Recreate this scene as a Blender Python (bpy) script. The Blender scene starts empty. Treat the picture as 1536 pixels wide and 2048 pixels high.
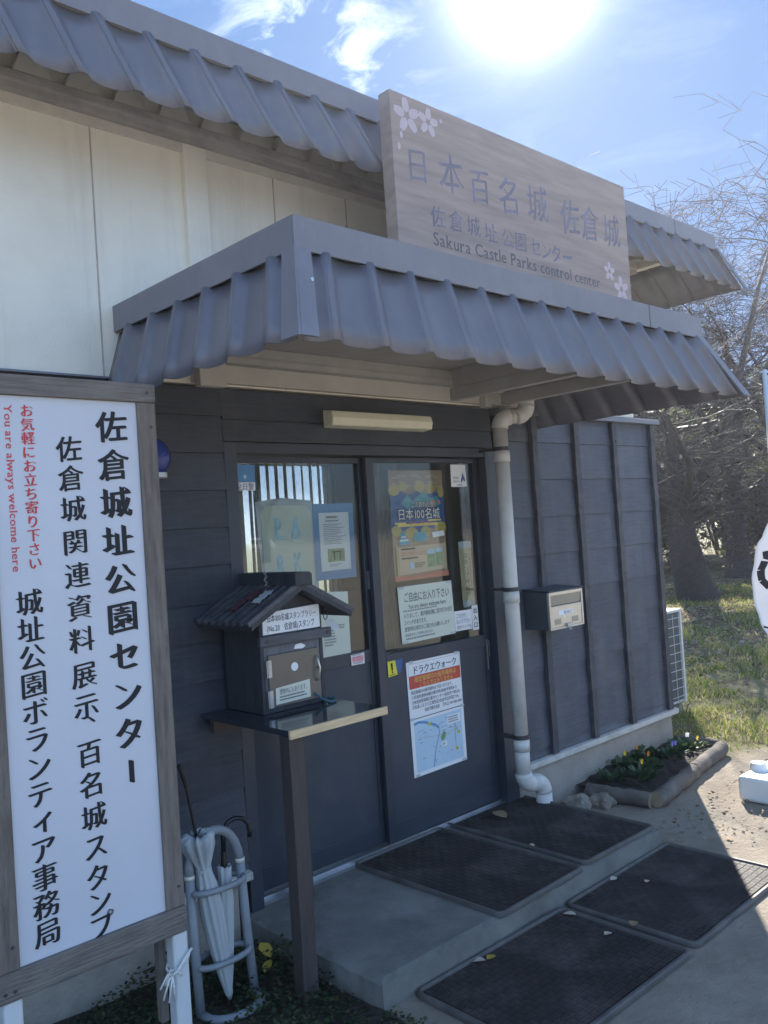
import bpy, bmesh, math, random
from math import sin, cos, pi, radians, sqrt, atan2, exp
from mathutils import Vector, Matrix
random.seed(7)
R = random.random
U = random.uniform
SC = bpy.context.scene
COL = SC.collection

# ------------------------------------------------------------------ camera
CAM_H = 1.68
def make_camera():
    y, p, r = radians(43.2945), radians(1.2065), radians(-3.7618)
    fwd = Vector((sin(y)*cos(p), cos(y)*cos(p), sin(p)))
    right = Vector((cos(y), -sin(y), 0)); up = right.cross(fwd)
    r2 = cos(r)*right + sin(r)*up
    u2 = -sin(r)*right + cos(r)*up
    m = Matrix((r2, u2, -fwd)).transposed().to_4x4()
    m.translation = (0, 0, CAM_H)
    cd = bpy.data.cameras.new('camera'); cd.sensor_fit = 'VERTICAL'; cd.sensor_height = 36
    cd.lens = 1722.75/2048*36; cd.clip_start = .05; cd.clip_end = 2000
    o = bpy.data.objects.new('camera', cd); COL.objects.link(o); o.matrix_world = m
    SC.camera = o
make_camera()

# ------------------------------------------------------------------ sky, sun, exposure
SUN_EL, SUN_AZ = radians(32.2), radians(54.8)        # azimuth from +y towards +x
SUN_DIR = Vector((sin(SUN_AZ)*cos(SUN_EL), cos(SUN_AZ)*cos(SUN_EL), sin(SUN_EL)))
SKY_STRENGTH, SUN_STRENGTH, EXPOSURE = .12, 3.3, 2.1
def make_world():
    w = bpy.data.worlds.new('World'); SC.world = w; w.use_nodes = True
    nt = w.node_tree; N = nt.nodes; L = nt.links; N.clear()
    out = N.new('ShaderNodeOutputWorld'); bg = N.new('ShaderNodeBackground')
    sky = N.new('ShaderNodeTexSky'); sky.sky_type = 'NISHITA'; sky.sun_disc = False
    sky.sun_elevation = SUN_EL; sky.sun_rotation = SUN_AZ
    sky.air_density = 1.0; sky.dust_density = .6; sky.ozone_density = 2.0; sky.altitude = 30
    tc = N.new('ShaderNodeTexCoord')
    nrm = N.new('ShaderNodeVectorMath'); nrm.operation = 'NORMALIZE'; L.new(tc.outputs['Generated'], nrm.inputs[0])
    def mth(op, a, b=None, c=None):
        n = N.new('ShaderNodeMath'); n.operation = op
        for i, v in enumerate((a, b, c)):
            if v is None: continue
            if isinstance(v, (int, float)): n.inputs[i].default_value = v
            else: L.new(v, n.inputs[i])
        return n.outputs[0]
    def dot(v):
        n = N.new('ShaderNodeVectorMath'); n.operation = 'DOT_PRODUCT'
        L.new(nrm.outputs[0], n.inputs[0]); n.inputs[1].default_value = v
        return n.outputs['Value']
    # sun glare painted into the sky colour as a glow round the sun
    ang = mth('ARCCOSINE', mth('MINIMUM', dot(SUN_DIR), 1.0))
    g1 = mth('EXPONENT', mth('MULTIPLY', mth('POWER', mth('DIVIDE', ang, radians(3.0)), 2.0), -1.0))
    g2 = mth('EXPONENT', mth('DIVIDE', ang, -radians(8)))
    g3 = mth('EXPONENT', mth('DIVIDE', ang, -radians(1.8)))
    glow = mth('ADD', mth('ADD', mth('MULTIPLY', g1, 4.5), mth('MULTIPLY', g2, .1)), mth('MULTIPLY', g3, 5.0))
    # wisps of cirrus
    mp = N.new('ShaderNodeMapping'); L.new(nrm.outputs[0], mp.inputs[0])
    mp.inputs['Rotation'].default_value = (2.0, .5, .9); mp.inputs['Scale'].default_value = (9, 3.0, 16)
    nz = N.new('ShaderNodeTexNoise'); L.new(mp.outputs[0], nz.inputs[0])
    nz.inputs['Scale'].default_value = 1.1; nz.inputs['Detail'].default_value = 9; nz.inputs['Roughness'].default_value = .62
    nz.inputs['Distortion'].default_value = 1.1
    cdir = Vector((.566, .657, .497)).normalized()
    m1 = mth('EXPONENT', mth('MULTIPLY', mth('POWER', mth('DIVIDE', mth('ARCCOSINE', mth('MINIMUM', dot(cdir), 1.0)), radians(4.6)), 2.0), -1.0))
    cl = mth('MAXIMUM', mth('MULTIPLY', mth('SUBTRACT', nz.outputs['Fac'], .50), 6.0), 0.0)
    cl = mth('MULTIPLY', cl, mth('ADD', mth('MULTIPLY', m1, 2.3), .16))
    tot = N.new('ShaderNodeCombineXYZ')
    for i, k in enumerate((1.0, .985, .95)):
        L.new(mth('MULTIPLY', mth('ADD', glow, cl), k), tot.inputs[i])
    add = N.new('ShaderNodeMix'); add.data_type = 'RGBA'; add.blend_type = 'ADD'; add.inputs['Factor'].default_value = 1
    # clear deep blue instead of the sky model's wide milky zone on the sun's side
    w_ = N.new('ShaderNodeMapRange'); w_.interpolation_type = 'SMOOTHSTEP'; L.new(ang, w_.inputs[0])
    w_.inputs['From Min'].default_value = radians(75); w_.inputs['From Max'].default_value = radians(32)
    sepn = N.new('ShaderNodeSeparateXYZ'); L.new(nrm.outputs[0], sepn.inputs[0])
    lowz = N.new('ShaderNodeMapRange'); lowz.interpolation_type = 'SMOOTHSTEP'; L.new(sepn.outputs[2], lowz.inputs[0])
    lowz.inputs['From Min'].default_value = .42; lowz.inputs['From Max'].default_value = .05; lowz.inputs['To Max'].default_value = .75
    wsum = mth('MAXIMUM', w_.outputs[0], lowz.outputs[0])
    blue = N.new('ShaderNodeMix'); blue.data_type = 'RGBA'; L.new(wsum, blue.inputs['Factor'])
    L.new(sky.outputs[0], blue.inputs['A']); blue.inputs['B'].default_value = (.20, .58, 1.36, 1)
    L.new(blue.outputs['Result'], add.inputs['A']); L.new(tot.outputs[0], add.inputs['B'])
    L.new(add.outputs['Result'], bg.inputs[0]); bg.inputs[1].default_value = SKY_STRENGTH
    L.new(bg.outputs[0], out.inputs[0])
make_world()
def make_sun():
    d = bpy.data.lights.new('sun', 'SUN'); d.energy = SUN_STRENGTH; d.angle = radians(.5); d.color = (1, .945, .86)
    o = bpy.data.objects.new('sun', d); COL.objects.link(o)
    o.rotation_euler = (-SUN_DIR).to_track_quat('-Z', 'Y').to_euler()
make_sun()
SC.view_settings.view_transform = 'Standard'; SC.view_settings.look = 'None'
SC.view_settings.exposure = EXPOSURE; SC.view_settings.gamma = 1
SC.cycles.use_denoising = True
SC.cycles.max_bounces = 10; SC.cycles.transparent_max_bounces = 16
SC.cycles.sample_clamp_indirect = 8

# ------------------------------------------------------------------ glyphs (built-in font)
GL = {}
def load_glyphs():
    c = bpy.data.curves.new('glyph', 'FONT'); c.resolution_u = 2
    o = bpy.data.objects.new('glyph', c); COL.objects.link(o)
    def get(chars, off, res):
        c.offset = off; c.resolution_u = res
        for ch in sorted(set(chars)):
            if ch in ' \u3000' or (ch, off) in GL: continue
            c.body = ch; c.offset = 0.0 if ch in '佐倉' else off
            dg = bpy.context.evaluated_depsgraph_get(); dg.update()
            m = bpy.data.meshes.new_from_object(o.evaluated_get(dg))
            GL[(ch, off)] = ([(v.co.x, v.co.y) for v in m.vertices], [tuple(p.vertices) for p in m.polygons],
                             [tuple(e) for e in boundary(m)])
            bpy.data.meshes.remove(m)
    def boundary(m):
        cnt = {}
        for p in m.polygons:
            for k in p.edge_keys: cnt[k] = cnt.get(k, 0)+1
        return [k for k, n in cnt.items() if n == 1]
    get("佐倉城址公園センター佐倉城関連資料展示、百名城スタンプお気軽にお立ち寄り下さい城址公園ボランティア事務局日本百名城", -.018, 3)
    get("You are always welcome here Sakura Castle Parks control center", 0.0, 3)
    get("全日警日本100名城スタンプラリー(No.20佐倉城)建物内にもあります。午後5時4時30分キャンペーンこの旅わが旅!FREEWi-FiPARKスタンプをゲットしよう!押印所ご自由にお入り下さい"
        "入りまして、扉内側右側に室内灯の点灯スイッチがあります。退室時は消灯のご協力をお願いしますこちらから(室内灯スイッチ有)出入口ドラクエウォーク限定御城印の販売場所はこちらではありません"
        "限定御城印の販売場所は下記になります。①京成佐倉駅前観光案内所(佐倉市栄町8-7)②JR佐倉駅前観光案内センター(佐倉市六崎235)③佐倉ふるさと広場売店(佐倉市臼井田2714)佐倉市観光協会【TEL】043-486-6000132!投函口百名城スタンプは中にあります閉まっている際以外はをご利用ください", 0.0, 2)
    bpy.data.objects.remove(o)
load_glyphs()

# ------------------------------------------------------------------ mesh helpers
class MB:
    def __init__(s): s.v = []; s.f = []
    def add(s, v, f):
        n = len(s.v); s.v += [tuple(p) for p in v]; s.f += [tuple(i+n for i in q) for q in f]
        return s
    def box(s, x0, x1, y0, y1, z0, z1):
        return s.add([(x0,y0,z0),(x1,y0,z0),(x1,y1,z0),(x0,y1,z0),(x0,y0,z1),(x1,y0,z1),(x1,y1,z1),(x0,y1,z1)],
                     [(0,3,2,1),(4,5,6,7),(0,1,5,4),(1,2,6,5),(2,3,7,6),(3,0,4,7)])
    def hexa(s, lo, hi):           # two quads (same winding, ccw from hi side)
        return s.add(list(lo)+list(hi), [(3,2,1,0),(4,5,6,7),(0,1,5,4),(1,2,6,5),(2,3,7,6),(3,0,4,7)])
    def bar(s, a, b, w, h, up=(0,0,1)):
        a = Vector(a); b = Vector(b); d = (b-a).normalized(); up = Vector(up)
        sx = d.cross(up).normalized(); sz = sx.cross(d)
        q = lambda c: [c-sx*w/2-sz*h/2, c+sx*w/2-sz*h/2, c+sx*w/2+sz*h/2, c-sx*w/2+sz*h/2]
        return s.hexa(q(a), q(b))
    def tube(s, pts, r, n=12, cap=True):
        pts = [Vector(p) for p in pts]
        rs = r if isinstance(r, (list, tuple)) else [r]*len(pts)
        t = (pts[1]-pts[0]).normalized()
        ref = Vector((0,0,1)) if abs(t.z) < .9 else Vector((1,0,0))
        u = t.cross(ref).normalized()
        base = len(s.v)
        for i, p in enumerate(pts):
            if i == 0: t = pts[1]-pts[0]
            elif i == len(pts)-1: t = pts[-1]-pts[-2]
            else: t = (pts[i+1]-p).normalized()+(p-pts[i-1]).normalized()
            t.normalize(); u = (u-t*u.dot(t)).normalized(); w = t.cross(u)
            for k in range(n):
                a = 2*pi*k/n; s.v.append(tuple(p+(u*cos(a)+w*sin(a))*rs[i]))
        for i in range(len(pts)-1):
            for k in range(n):
                a = base+i*n+k; b = base+i*n+(k+1)%n
                s.f.append((a, b, b+n, a+n))
        if cap:
            s.f.append(tuple(base+k for k in reversed(range(n))))
            e = base+(len(pts)-1)*n; s.f.append(tuple(e+k for k in range(n)))
        return s
    def prism(s, poly, axis, a, b):    # poly in the two other axes, extruded along axis
        def mk(p, t):
            return {'x': (t, p[0], p[1]), 'y': (p[0], t, p[1]), 'z': (p[0], p[1], t)}[axis]
        n = len(poly)
        f = [tuple(range(n)), tuple(range(2*n-1, n-1, -1))]+[(i, n+i, n+(i+1) % n, (i+1) % n) for i in range(n)]
        return s.add([mk(p, a) for p in poly]+[mk(p, b) for p in poly], f)
    def build(s, name, m, parent=None, bevel=0, smooth=False, solid=0, seg=2):
        me = bpy.data.meshes.new(name)
        off = Vector((0,0,0)); q = parent
        while q is not None: off += q.location; q = q.parent
        me.from_pydata([tuple(Vector(p)-off) for p in s.v], [], s.f)
        bm = bmesh.new(); bm.from_mesh(me)
        if len(s.v) < 60000 and not solid: bmesh.ops.recalc_face_normals(bm, faces=bm.faces)
        bm.to_mesh(me); bm.free()
        me.materials.append(m)
        if smooth:
            for p in me.polygons: p.use_smooth = True
        o = bpy.data.objects.new(name, me); COL.objects.link(o)
        if parent is not None: o.parent = parent
        if bevel:
            b = o.modifiers.new('bevel', 'BEVEL'); b.width = bevel; b.segments = seg; b.limit_method = 'ANGLE'; b.angle_limit = radians(40)
            if seg > 1:
                b.harden_normals = False
        if solid:
            b = o.modifiers.new('solid', 'SOLIDIFY'); b.thickness = solid; b.offset = -1
        return o

def raw(name, v, f, m, parent=None, smooth=False):
    me = bpy.data.meshes.new(name); off = Vector((0,0,0)); q = parent
    while q is not None: off += q.location; q = q.parent
    if off.length: v = [(a-off.x, b-off.y, c-off.z) for a, b, c in v]
    me.from_pydata(v, [], f); me.materials.append(m)
    if smooth:
        for p in me.polygons: p.use_smooth = True
    o = bpy.data.objects.new(name, me); COL.objects.link(o)
    if parent is not None: o.parent = parent
    return o

def tag(o, label, cat, group=None):
    o['label'] = label; o['category'] = cat
    if group: o['group'] = group
    return o
def thing(name, label, cat, loc=(0,0,0), group=None):
    o = bpy.data.objects.new(name, None); COL.objects.link(o); o.location = loc; o.empty_display_size = .1
    return tag(o, label, cat, group)
def kind(o, k): o['kind'] = k; return o
def copy_thing(o, loc, rotz=None, label=None):
    c = o.copy(); COL.objects.link(c); c.location = loc
    if rotz is not None: c.rotation_euler.z = rotz
    if label: c['label'] = label
    for ch in o.children:
        d = ch.copy(); COL.objects.link(d); d.parent = c
        for g in ch.children:
            e = g.copy(); COL.objects.link(e); e.parent = d
    return c

# ------------------------------------------------------------------ materials
def nodes(name):
    m = bpy.data.materials.new(name); m.use_nodes = True
    return m, m.node_tree.nodes, m.node_tree.links, m.node_tree.nodes['Principled BSDF']
def rgb(c): return (c[0], c[1], c[2], 1)
def mat(name, col, rough=.6, var=.12, scale=6, stretch=(1,1,1), bump=0, bscale=40, bstretch=None, metal=0, spec=.5,
        dirt=None, dirtamt=0, dscale=2.0, rvar=.1, streak=None, boards=None):
    m, N, L, P = nodes(name)
    tc = N.new('ShaderNodeTexCoord')
    mp = N.new('ShaderNodeMapping'); mp.inputs['Scale'].default_value = stretch; L.new(tc.outputs['Object'], mp.inputs[0])
    nz = N.new('ShaderNodeTexNoise'); nz.inputs['Scale'].default_value = scale; nz.inputs['Detail'].default_value = 6; nz.inputs['Roughness'].default_value = .6
    L.new(mp.outputs[0], nz.inputs[0])
    rp = N.new('ShaderNodeValToRGB'); L.new(nz.outputs['Fac'], rp.inputs[0])
    rp.color_ramp.elements[0].position = .3; rp.color_ramp.elements[1].position = .7
    rp.color_ramp.elements[0].color = rgb([max(0, x*(1-var)) for x in col]); rp.color_ramp.elements[1].color = rgb([min(1, x*(1+var)) for x in col])
    last = rp.outputs[0]
    if dirt:
        n2 = N.new('ShaderNodeTexNoise'); n2.inputs['Scale'].default_value = dscale; n2.inputs['Detail'].default_value = 8; n2.inputs['Roughness'].default_value = .7
        L.new(tc.outputs['Object'], n2.inputs[0])
        r2 = N.new('ShaderNodeValToRGB'); r2.color_ramp.elements[0].position = .48; r2.color_ramp.elements[1].position = .72
        r2.color_ramp.elements[0].color = (0,0,0,1); r2.color_ramp.elements[1].color = (dirtamt, dirtamt, dirtamt, 1)
        L.new(n2.outputs['Fac'], r2.inputs[0])
        mx = N.new('ShaderNodeMix'); mx.data_type = 'RGBA'; L.new(r2.outputs[0], mx.inputs['Factor'])
        L.new(last, mx.inputs['A']); mx.inputs['B'].default_value = rgb(dirt); last = mx.outputs['Result']
    if streak:                       # rain streaks: long in z, thin across
        m5 = N.new('ShaderNodeMapping'); m5.inputs['Scale'].default_value = streak[2]; L.new(tc.outputs['Object'], m5.inputs[0])
        n5 = N.new('ShaderNodeTexNoise'); n5.inputs['Scale'].default_value = 1; n5.inputs['Detail'].default_value = 7; n5.inputs['Roughness'].default_value = .72
        L.new(m5.outputs[0], n5.inputs[0])
        r5 = N.new('ShaderNodeValToRGB'); r5.color_ramp.elements[0].position = .50; r5.color_ramp.elements[1].position = .74
        r5.color_ramp.elements[0].color = (0,0,0,1); r5.color_ramp.elements[1].color = (streak[1],)*3+(1,); L.new(n5.outputs['Fac'], r5.inputs[0])
        x5 = N.new('ShaderNodeMix'); x5.data_type = 'RGBA'; L.new(r5.outputs[0], x5.inputs['Factor']); L.new(last, x5.inputs['A']); x5.inputs['B'].default_value = rgb(streak[0]); last = x5.outputs['Result']
    if boards:                       # every board a tone of its own
        sp = N.new('ShaderNodeSeparateXYZ'); L.new(tc.outputs['Object'], sp.inputs[0])
        def mm(op, a, b):
            n = N.new('ShaderNodeMath'); n.operation = op
            for i, q in enumerate((a, b)):
                if isinstance(q, (int, float)): n.inputs[i].default_value = q
                else: L.new(q, n.inputs[i])
            return n.outputs[0]
        bi = mm('FLOOR', mm('DIVIDE', mm('SUBTRACT', sp.outputs[2], boards[1]), boards[0]), 0)
        ci = mm('FLOOR', mm('DIVIDE', sp.outputs[0], boards[3]), 0)
        wn = N.new('ShaderNodeTexWhiteNoise'); wn.noise_dimensions = '2D'; cb = N.new('ShaderNodeCombineXYZ'); L.new(bi, cb.inputs[0]); L.new(ci, cb.inputs[1]); L.new(cb.outputs[0], wn.inputs[0])
        k = mm('ADD', mm('MULTIPLY', wn.outputs['Value'], boards[2]*2), 1-boards[2])
        vm = N.new('ShaderNodeVectorMath'); vm.operation = 'SCALE'; L.new(last, vm.inputs[0]); L.new(k, vm.inputs['Scale']); last = vm.outputs[0]
    L.new(last, P.inputs['Base Color'])
    mr = N.new('ShaderNodeMapRange'); L.new(nz.outputs['Fac'], mr.inputs[0])
    mr.inputs['To Min'].default_value = max(0, rough-rvar); mr.inputs['To Max'].default_value = min(1, rough+rvar)
    L.new(mr.outputs[0], P.inputs['Roughness'])
    P.inputs['Metallic'].default_value = metal; P.inputs['Specular IOR Level'].default_value = spec
    if bump:
        m2 = N.new('ShaderNodeMapping'); m2.inputs['Scale'].default_value = bstretch or stretch; L.new(tc.outputs['Object'], m2.inputs[0])
        n3 = N.new('ShaderNodeTexNoise'); n3.inputs['Scale'].default_value = bscale; n3.inputs['Detail'].default_value = 5
        L.new(m2.outputs[0], n3.inputs[0])
        b = N.new('ShaderNodeBump'); b.inputs['Strength'].default_value = bump; b.inputs['Distance'].default_value = .01
        L.new(n3.outputs['Fac'], b.inputs['Height']); L.new(b.outputs[0], P.inputs['Normal'])
    return m
def leafmat(name, cols, trans=.35, rough=.5):
    m, N, L, P = nodes(name)
    g = N.new('ShaderNodeNewGeometry'); rp = N.new('ShaderNodeValToRGB'); L.new(g.outputs['Random Per Island'], rp.inputs[0])
    el = rp.color_ramp.elements
    while len(el) < len(cols): el.new(.5)
    for i, c in enumerate(cols): el[i].position = i/(len(cols)-1); el[i].color = rgb(c)
    L.new(rp.outputs[0], P.inputs['Base Color']); P.inputs['Roughness'].default_value = rough
    tr = N.new('ShaderNodeBsdfTranslucent'); L.new(rp.outputs[0], tr.inputs[0])
    mx = N.new('ShaderNodeMixShader'); mx.inputs[0].default_value = trans
    L.new(P.outputs[0], mx.inputs[1]); L.new(tr.outputs[0], mx.inputs[2])
    L.new(mx.outputs[0], N['Material Output'].inputs[0])
    return m
def clothmat(name, col, trans=.35, rough=.9):
    m, N, L, P = nodes(name)
    tc = N.new('ShaderNodeTexCoord'); nz = N.new('ShaderNodeTexNoise'); nz.inputs['Scale'].default_value = 9; L.new(tc.outputs['Object'], nz.inputs[0])
    rp = N.new('ShaderNodeValToRGB'); L.new(nz.outputs['Fac'], rp.inputs[0])
    rp.color_ramp.elements[0].color = rgb([c*.92 for c in col]); rp.color_ramp.elements[1].color = rgb(col)
    L.new(rp.outputs[0], P.inputs['Base Color']); P.inputs['Roughness'].default_value = rough
    tr = N.new('ShaderNodeBsdfTranslucent'); L.new(rp.outputs[0], tr.inputs[0])
    mx = N.new('ShaderNodeMixShader'); mx.inputs[0].default_value = trans
    L.new(P.outputs[0], mx.inputs[1]); L.new(tr.outputs[0], mx.inputs[2]); L.new(mx.outputs[0], N['Material Output'].inputs[0])
    return m
def glassmat():
    m, N, L, P = nodes('window_glass'); N.remove(P)
    ge = N.new('ShaderNodeNewGeometry'); io = N.new('ShaderNodeMapRange'); L.new(ge.outputs['Backfacing'], io.inputs[0])
    io.inputs['To Min'].default_value = 1.58; io.inputs['To Max'].default_value = 1/1.58
    fr = N.new('ShaderNodeFresnel'); L.new(io.outputs[0], fr.inputs[0])
    tr = N.new('ShaderNodeBsdfTransparent'); tr.inputs[0].default_value = (.86, .9, .9, 1)
    gl = N.new('ShaderNodeBsdfGlossy'); gl.inputs['Roughness'].default_value = 0.0
    mx = N.new('ShaderNodeMixShader'); L.new(fr.outputs[0], mx.inputs[0]); L.new(tr.outputs[0], mx.inputs[1]); L.new(gl.outputs[0], mx.inputs[2])
    L.new(mx.outputs[0], N['Material Output'].inputs[0])
    return m

M = {}
M['plaster'] = mat('cream_plaster', (.80,.755,.645), .85, .05, 3, bump=.25, bscale=120, dirt=(.55,.50,.42), dirtamt=.28, dscale=1.1, streak=((.42,.37,.30), .30, (7,7,.55)))
M['joint'] = mat('joint_line', (.42,.37,.32), .9, .2, 20)
M['cream'] = mat('cream_paint', (.66,.62,.53), .6, .08, 5, dirt=(.40,.35,.29), dirtamt=.5, dscale=3)
M['creamdark'] = mat('weathered_cream', (.40,.36,.32), .8, .2, 4, stretch=(1,1,6), dirt=(.2,.17,.15), dirtamt=.6, dscale=5)
M['sheet'] = mat('blue_grey_steel_sheet', (.122,.120,.142), .33, .10, 2.5, bump=.04, bscale=6, spec=.55, dirt=(.20,.20,.22), dirtamt=.35, dscale=4, streak=((.19,.19,.195), .5, (22,3,1.4)))
M['flash'] = mat('grey_steel_flashing', (.172,.170,.194), .45, .09, 2, spec=.5, bump=.05, bscale=4, streak=((.13,.13,.14), .45, (11,11,2.5)), dirt=(.26,.26,.27), dirtamt=.3, dscale=5)
M['soffit'] = mat('grey_soffit_paint', (.30,.28,.26), .8, .12, 4)  # plain grey for the roof undersides
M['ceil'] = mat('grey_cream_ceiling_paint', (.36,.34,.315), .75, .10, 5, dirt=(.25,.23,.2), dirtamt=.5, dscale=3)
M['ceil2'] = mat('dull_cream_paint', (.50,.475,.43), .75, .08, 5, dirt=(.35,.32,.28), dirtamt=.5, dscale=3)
M['sheetin'] = mat('sheet_primer', (.30,.29,.28), .6, .08, 3)
M['sidingleft'] = mat('unveiled_stained_boards', (.034,.042,.058), .5, .35, 5, stretch=(1.2,1,14), bump=.30, bscale=14, bstretch=(1.5,1,26), dirt=(.09,.095,.11), dirtamt=.45, dscale=2.6, streak=((.085,.085,.085), .4, (13,13,1.2)), boards=(.158,.315,.16,1.7))  # same stain as the right-hand boards, without their painted glare veil
M['siding'] = mat('glare_veiled_stained_boards', (.058,.069,.095), .5, .32, 5, stretch=(1.2,1,14), bump=.30, bscale=14, bstretch=(1.5,1,26), dirt=(.12,.125,.14), dirtamt=.5, dscale=2.6, streak=((.13,.125,.12), .45, (12,12,1.1)), boards=(.226,.34,.15,.437))  # right-hand boards: glare veil lightens the colour of the same stain
M['batten'] = mat('weathered_batten', (.058,.060,.070), .7, .35, 9, stretch=(8,8,1), bump=.6, bscale=18, bstretch=(9,9,1.5), dirt=(.15,.14,.135), dirtamt=.55, dscale=11)
M['strip'] = mat('pale_metal_strip', (.50,.49,.46), .55, .12, 12, dirt=(.25,.23,.2), dirtamt=.6, dscale=14)
M['concrete'] = mat('foundation_concrete', (.32,.29,.25), .9, .14, 7, bump=.5, bscale=70, dirt=(.2,.17,.14), dirtamt=.5, dscale=3)
M['slab'] = mat('step_concrete', (.185,.178,.160), .85, .25, 4, bump=.35, bscale=90, dirt=(.085,.08,.068), dirtamt=.75, dscale=3.2)
M['door'] = mat('dark_bronze_aluminium', (.034,.043,.060), .42, .10, 4, bump=.02, bscale=30, dirt=(.10,.10,.105), dirtamt=.35, dscale=3.5)
M['kick'] = mat('dark_door_panel', (.037,.048,.067), .5, .14, 3, dirt=(.11,.11,.115), dirtamt=.4, dscale=2.4)
M['alu'] = mat('worn_aluminium', (.45,.46,.48), .35, .15, 10, metal=.8)
M['glass'] = glassmat()
M['paper'] = mat('white_paper', (.80,.80,.80), .8, .02, 4, bump=.05, bscale=9)
M['paperw'] = mat('aged_paper', (.64,.65,.54), .85, .05, 4, bump=.15, bscale=8)
M['paperg'] = mat('greenish_paper', (.62,.66,.56), .85, .04, 4, bump=.1, bscale=9)
M['black'] = mat('black_ink', (.012,.012,.016), .7, .1, 5)
M['inkgrey'] = mat('faded_ink', (.10,.10,.11), .8, .1, 5)
M['print'] = mat('fine_grey_print', (.30,.30,.31), .8, .1, 5)
M['red'] = mat('red_ink', (.58,.055,.065), .65, .08, 5)
M['signwhite'] = mat('white_sign_board', (.55,.57,.62), .45, .03, 2, dirt=(.47,.47,.47), dirtamt=.35, dscale=1.4)
M['oldwood'] = mat('weathered_sign_timber', (.155,.13,.11), .8, .35, 7, stretch=(9,9,.8), bump=.7, bscale=16, bstretch=(10,10,1), dirt=(.25,.22,.19), dirtamt=.5, dscale=4)
M['oldwoodx'] = mat('weathered_sign_rail', (.155,.135,.12), .8, .35, 7, stretch=(.8,9,9), bump=.7, bscale=16, bstretch=(1,10,10), dirt=(.25,.22,.19), dirtamt=.5, dscale=4)
M['signwood'] = mat('varnished_sign_wood', (.305,.235,.200), .5, .24, 3, stretch=(.7,4,7), bump=.12, bscale=10, bstretch=(1,6,14))  # paler than the brown wood itself: sun glare's veil is in the colour
M['signink'] = mat('glare_paled_letter_paint', (.185,.165,.215), .6, .3, 8)  # letter colour brought close to the wood by a painted glare veil
M['signink2'] = mat('dark_letter_paint', (.115,.105,.118), .6, .15, 8)
M['petal'] = mat('pale_pink_paint', (.50,.41,.44), .6, .08, 6)
M['pvc'] = mat('grey_white_pvc', (.60,.585,.55), .42, .06, 5, dirt=(.36,.34,.31), dirtamt=.5, dscale=7)
M['clamp'] = mat('black_steel_band', (.04,.04,.045), .5, .2, 10)
M['lamp'] = mat('cream_lamp_diffuser', (.70,.66,.50), .35, .04, 4, dirt=(.45,.4,.3), dirtamt=.3, dscale=6)
M['lampbody'] = mat('lamp_housing', (.55,.52,.43), .5, .08, 5)
M['tabletop'] = mat('black_gloss_top', (.030,.033,.042), .10, .2, 6, spec=.6, rvar=.05)
M['edgewood'] = mat('pale_edge_wood', (.62,.46,.27), .5, .2, 8, stretch=(1,8,8))
M['postdark'] = mat('dark_brown_post', (.058,.046,.043), .6, .25, 8, stretch=(8,8,1), bump=.2, bscale=20, bstretch=(9,9,1))
M['boxwood'] = mat('dark_weathered_box', (.034,.037,.044), .6, .4, 7, stretch=(9,9,.9), bump=.4, bscale=15, bstretch=(10,10,1))
M['boxfront'] = mat('greyed_box_front', (.105,.115,.135), .5, .3, 6, stretch=(9,9,1), bump=.3, bscale=14, bstretch=(9,9,1))
M['boxrail'] = mat('grained_dark_rail', (.070,.073,.083), .55, .45, 5, stretch=(1.2,8,11), bump=.4, bscale=12, bstretch=(1,8,12))
M['boxdoor'] = mat('brown_acrylic_door', (.135,.120,.10), .22, .1, 5)
M['steel'] = mat('stainless_steel', (.58,.55,.49), .33, .06, 6, stretch=(1,1,9), metal=.75)
M['steeldk'] = mat('darker_steel_flap', (.33,.32,.29), .4, .08, 6, metal=.6)  # darker steel than the letterbox front
M['boxgreen'] = mat('dark_letterbox_side', (.060,.075,.09), .45, .1, 6)
M['blue'] = mat('blue_card', (.105,.27,.50), .7, .05, 5)
M['bluelt'] = mat('light_blue_crayon', (.36,.58,.68), .85, .25, 24)
M['navy'] = mat('navy_print', (.035,.10,.30), .5, .1, 5)
M['gold'] = mat('gold_print', (.62,.44,.12), .5, .1, 9)
M['posterbr'] = mat('brown_poster_ground', (.42,.27,.17), .5, .22, 7, stretch=(1,1,4))
M['parch'] = mat('parchment_print', (.60,.47,.31), .5, .08, 6)
M['maroon'] = mat('dull_maroon_cloth', (.085,.03,.04), .9, .3, 20)
M['cord'] = mat('dark_teal_cord', (.045,.13,.16), .7, .3, 40)
M['teal'] = mat('teal_print', (.10,.36,.42), .5, .15, 14)
M['greenp'] = mat('green_print', (.22,.34,.16), .5, .35, 30)
M['skyp'] = mat('sky_print', (.42,.60,.72), .5, .1, 8)
M['orangered'] = mat('brick_print', (.55,.20,.12), .5, .12, 10)
M['whitep'] = mat('white_print', (.80,.80,.78), .5, .03, 5)
M['redband'] = mat('red_banner_print', (.55,.075,.05), .5, .06, 5)
M['yellowtx'] = mat('yellow_print', (.80,.58,.14), .5, .05, 5)
M['mapblue'] = mat('map_ground_print', (.47,.62,.73), .5, .05, 9)
M['yellow'] = mat('yellow_sticker', (.75,.66,.05), .5, .05, 5)
M['tan'] = mat('tan_card', (.52,.42,.25), .8, .06, 5)
M['pinkp'] = mat('pink_print', (.70,.33,.35), .7, .2, 30)
M['tape'] = mat('clear_tape', (.45,.48,.50), .35, .05, 6)
M['rubber'] = mat('brown_black_rubber', (.046,.036,.033), .66, .35, 5, dirt=(.15,.13,.11), dirtamt=.7, dscale=3.4, spec=.45)
M['rubberedge'] = mat('dusty_rubber_edge', (.085,.075,.068), .6, .3, 8, dirt=(.2,.18,.16), dirtamt=.5, dscale=6)
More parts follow.
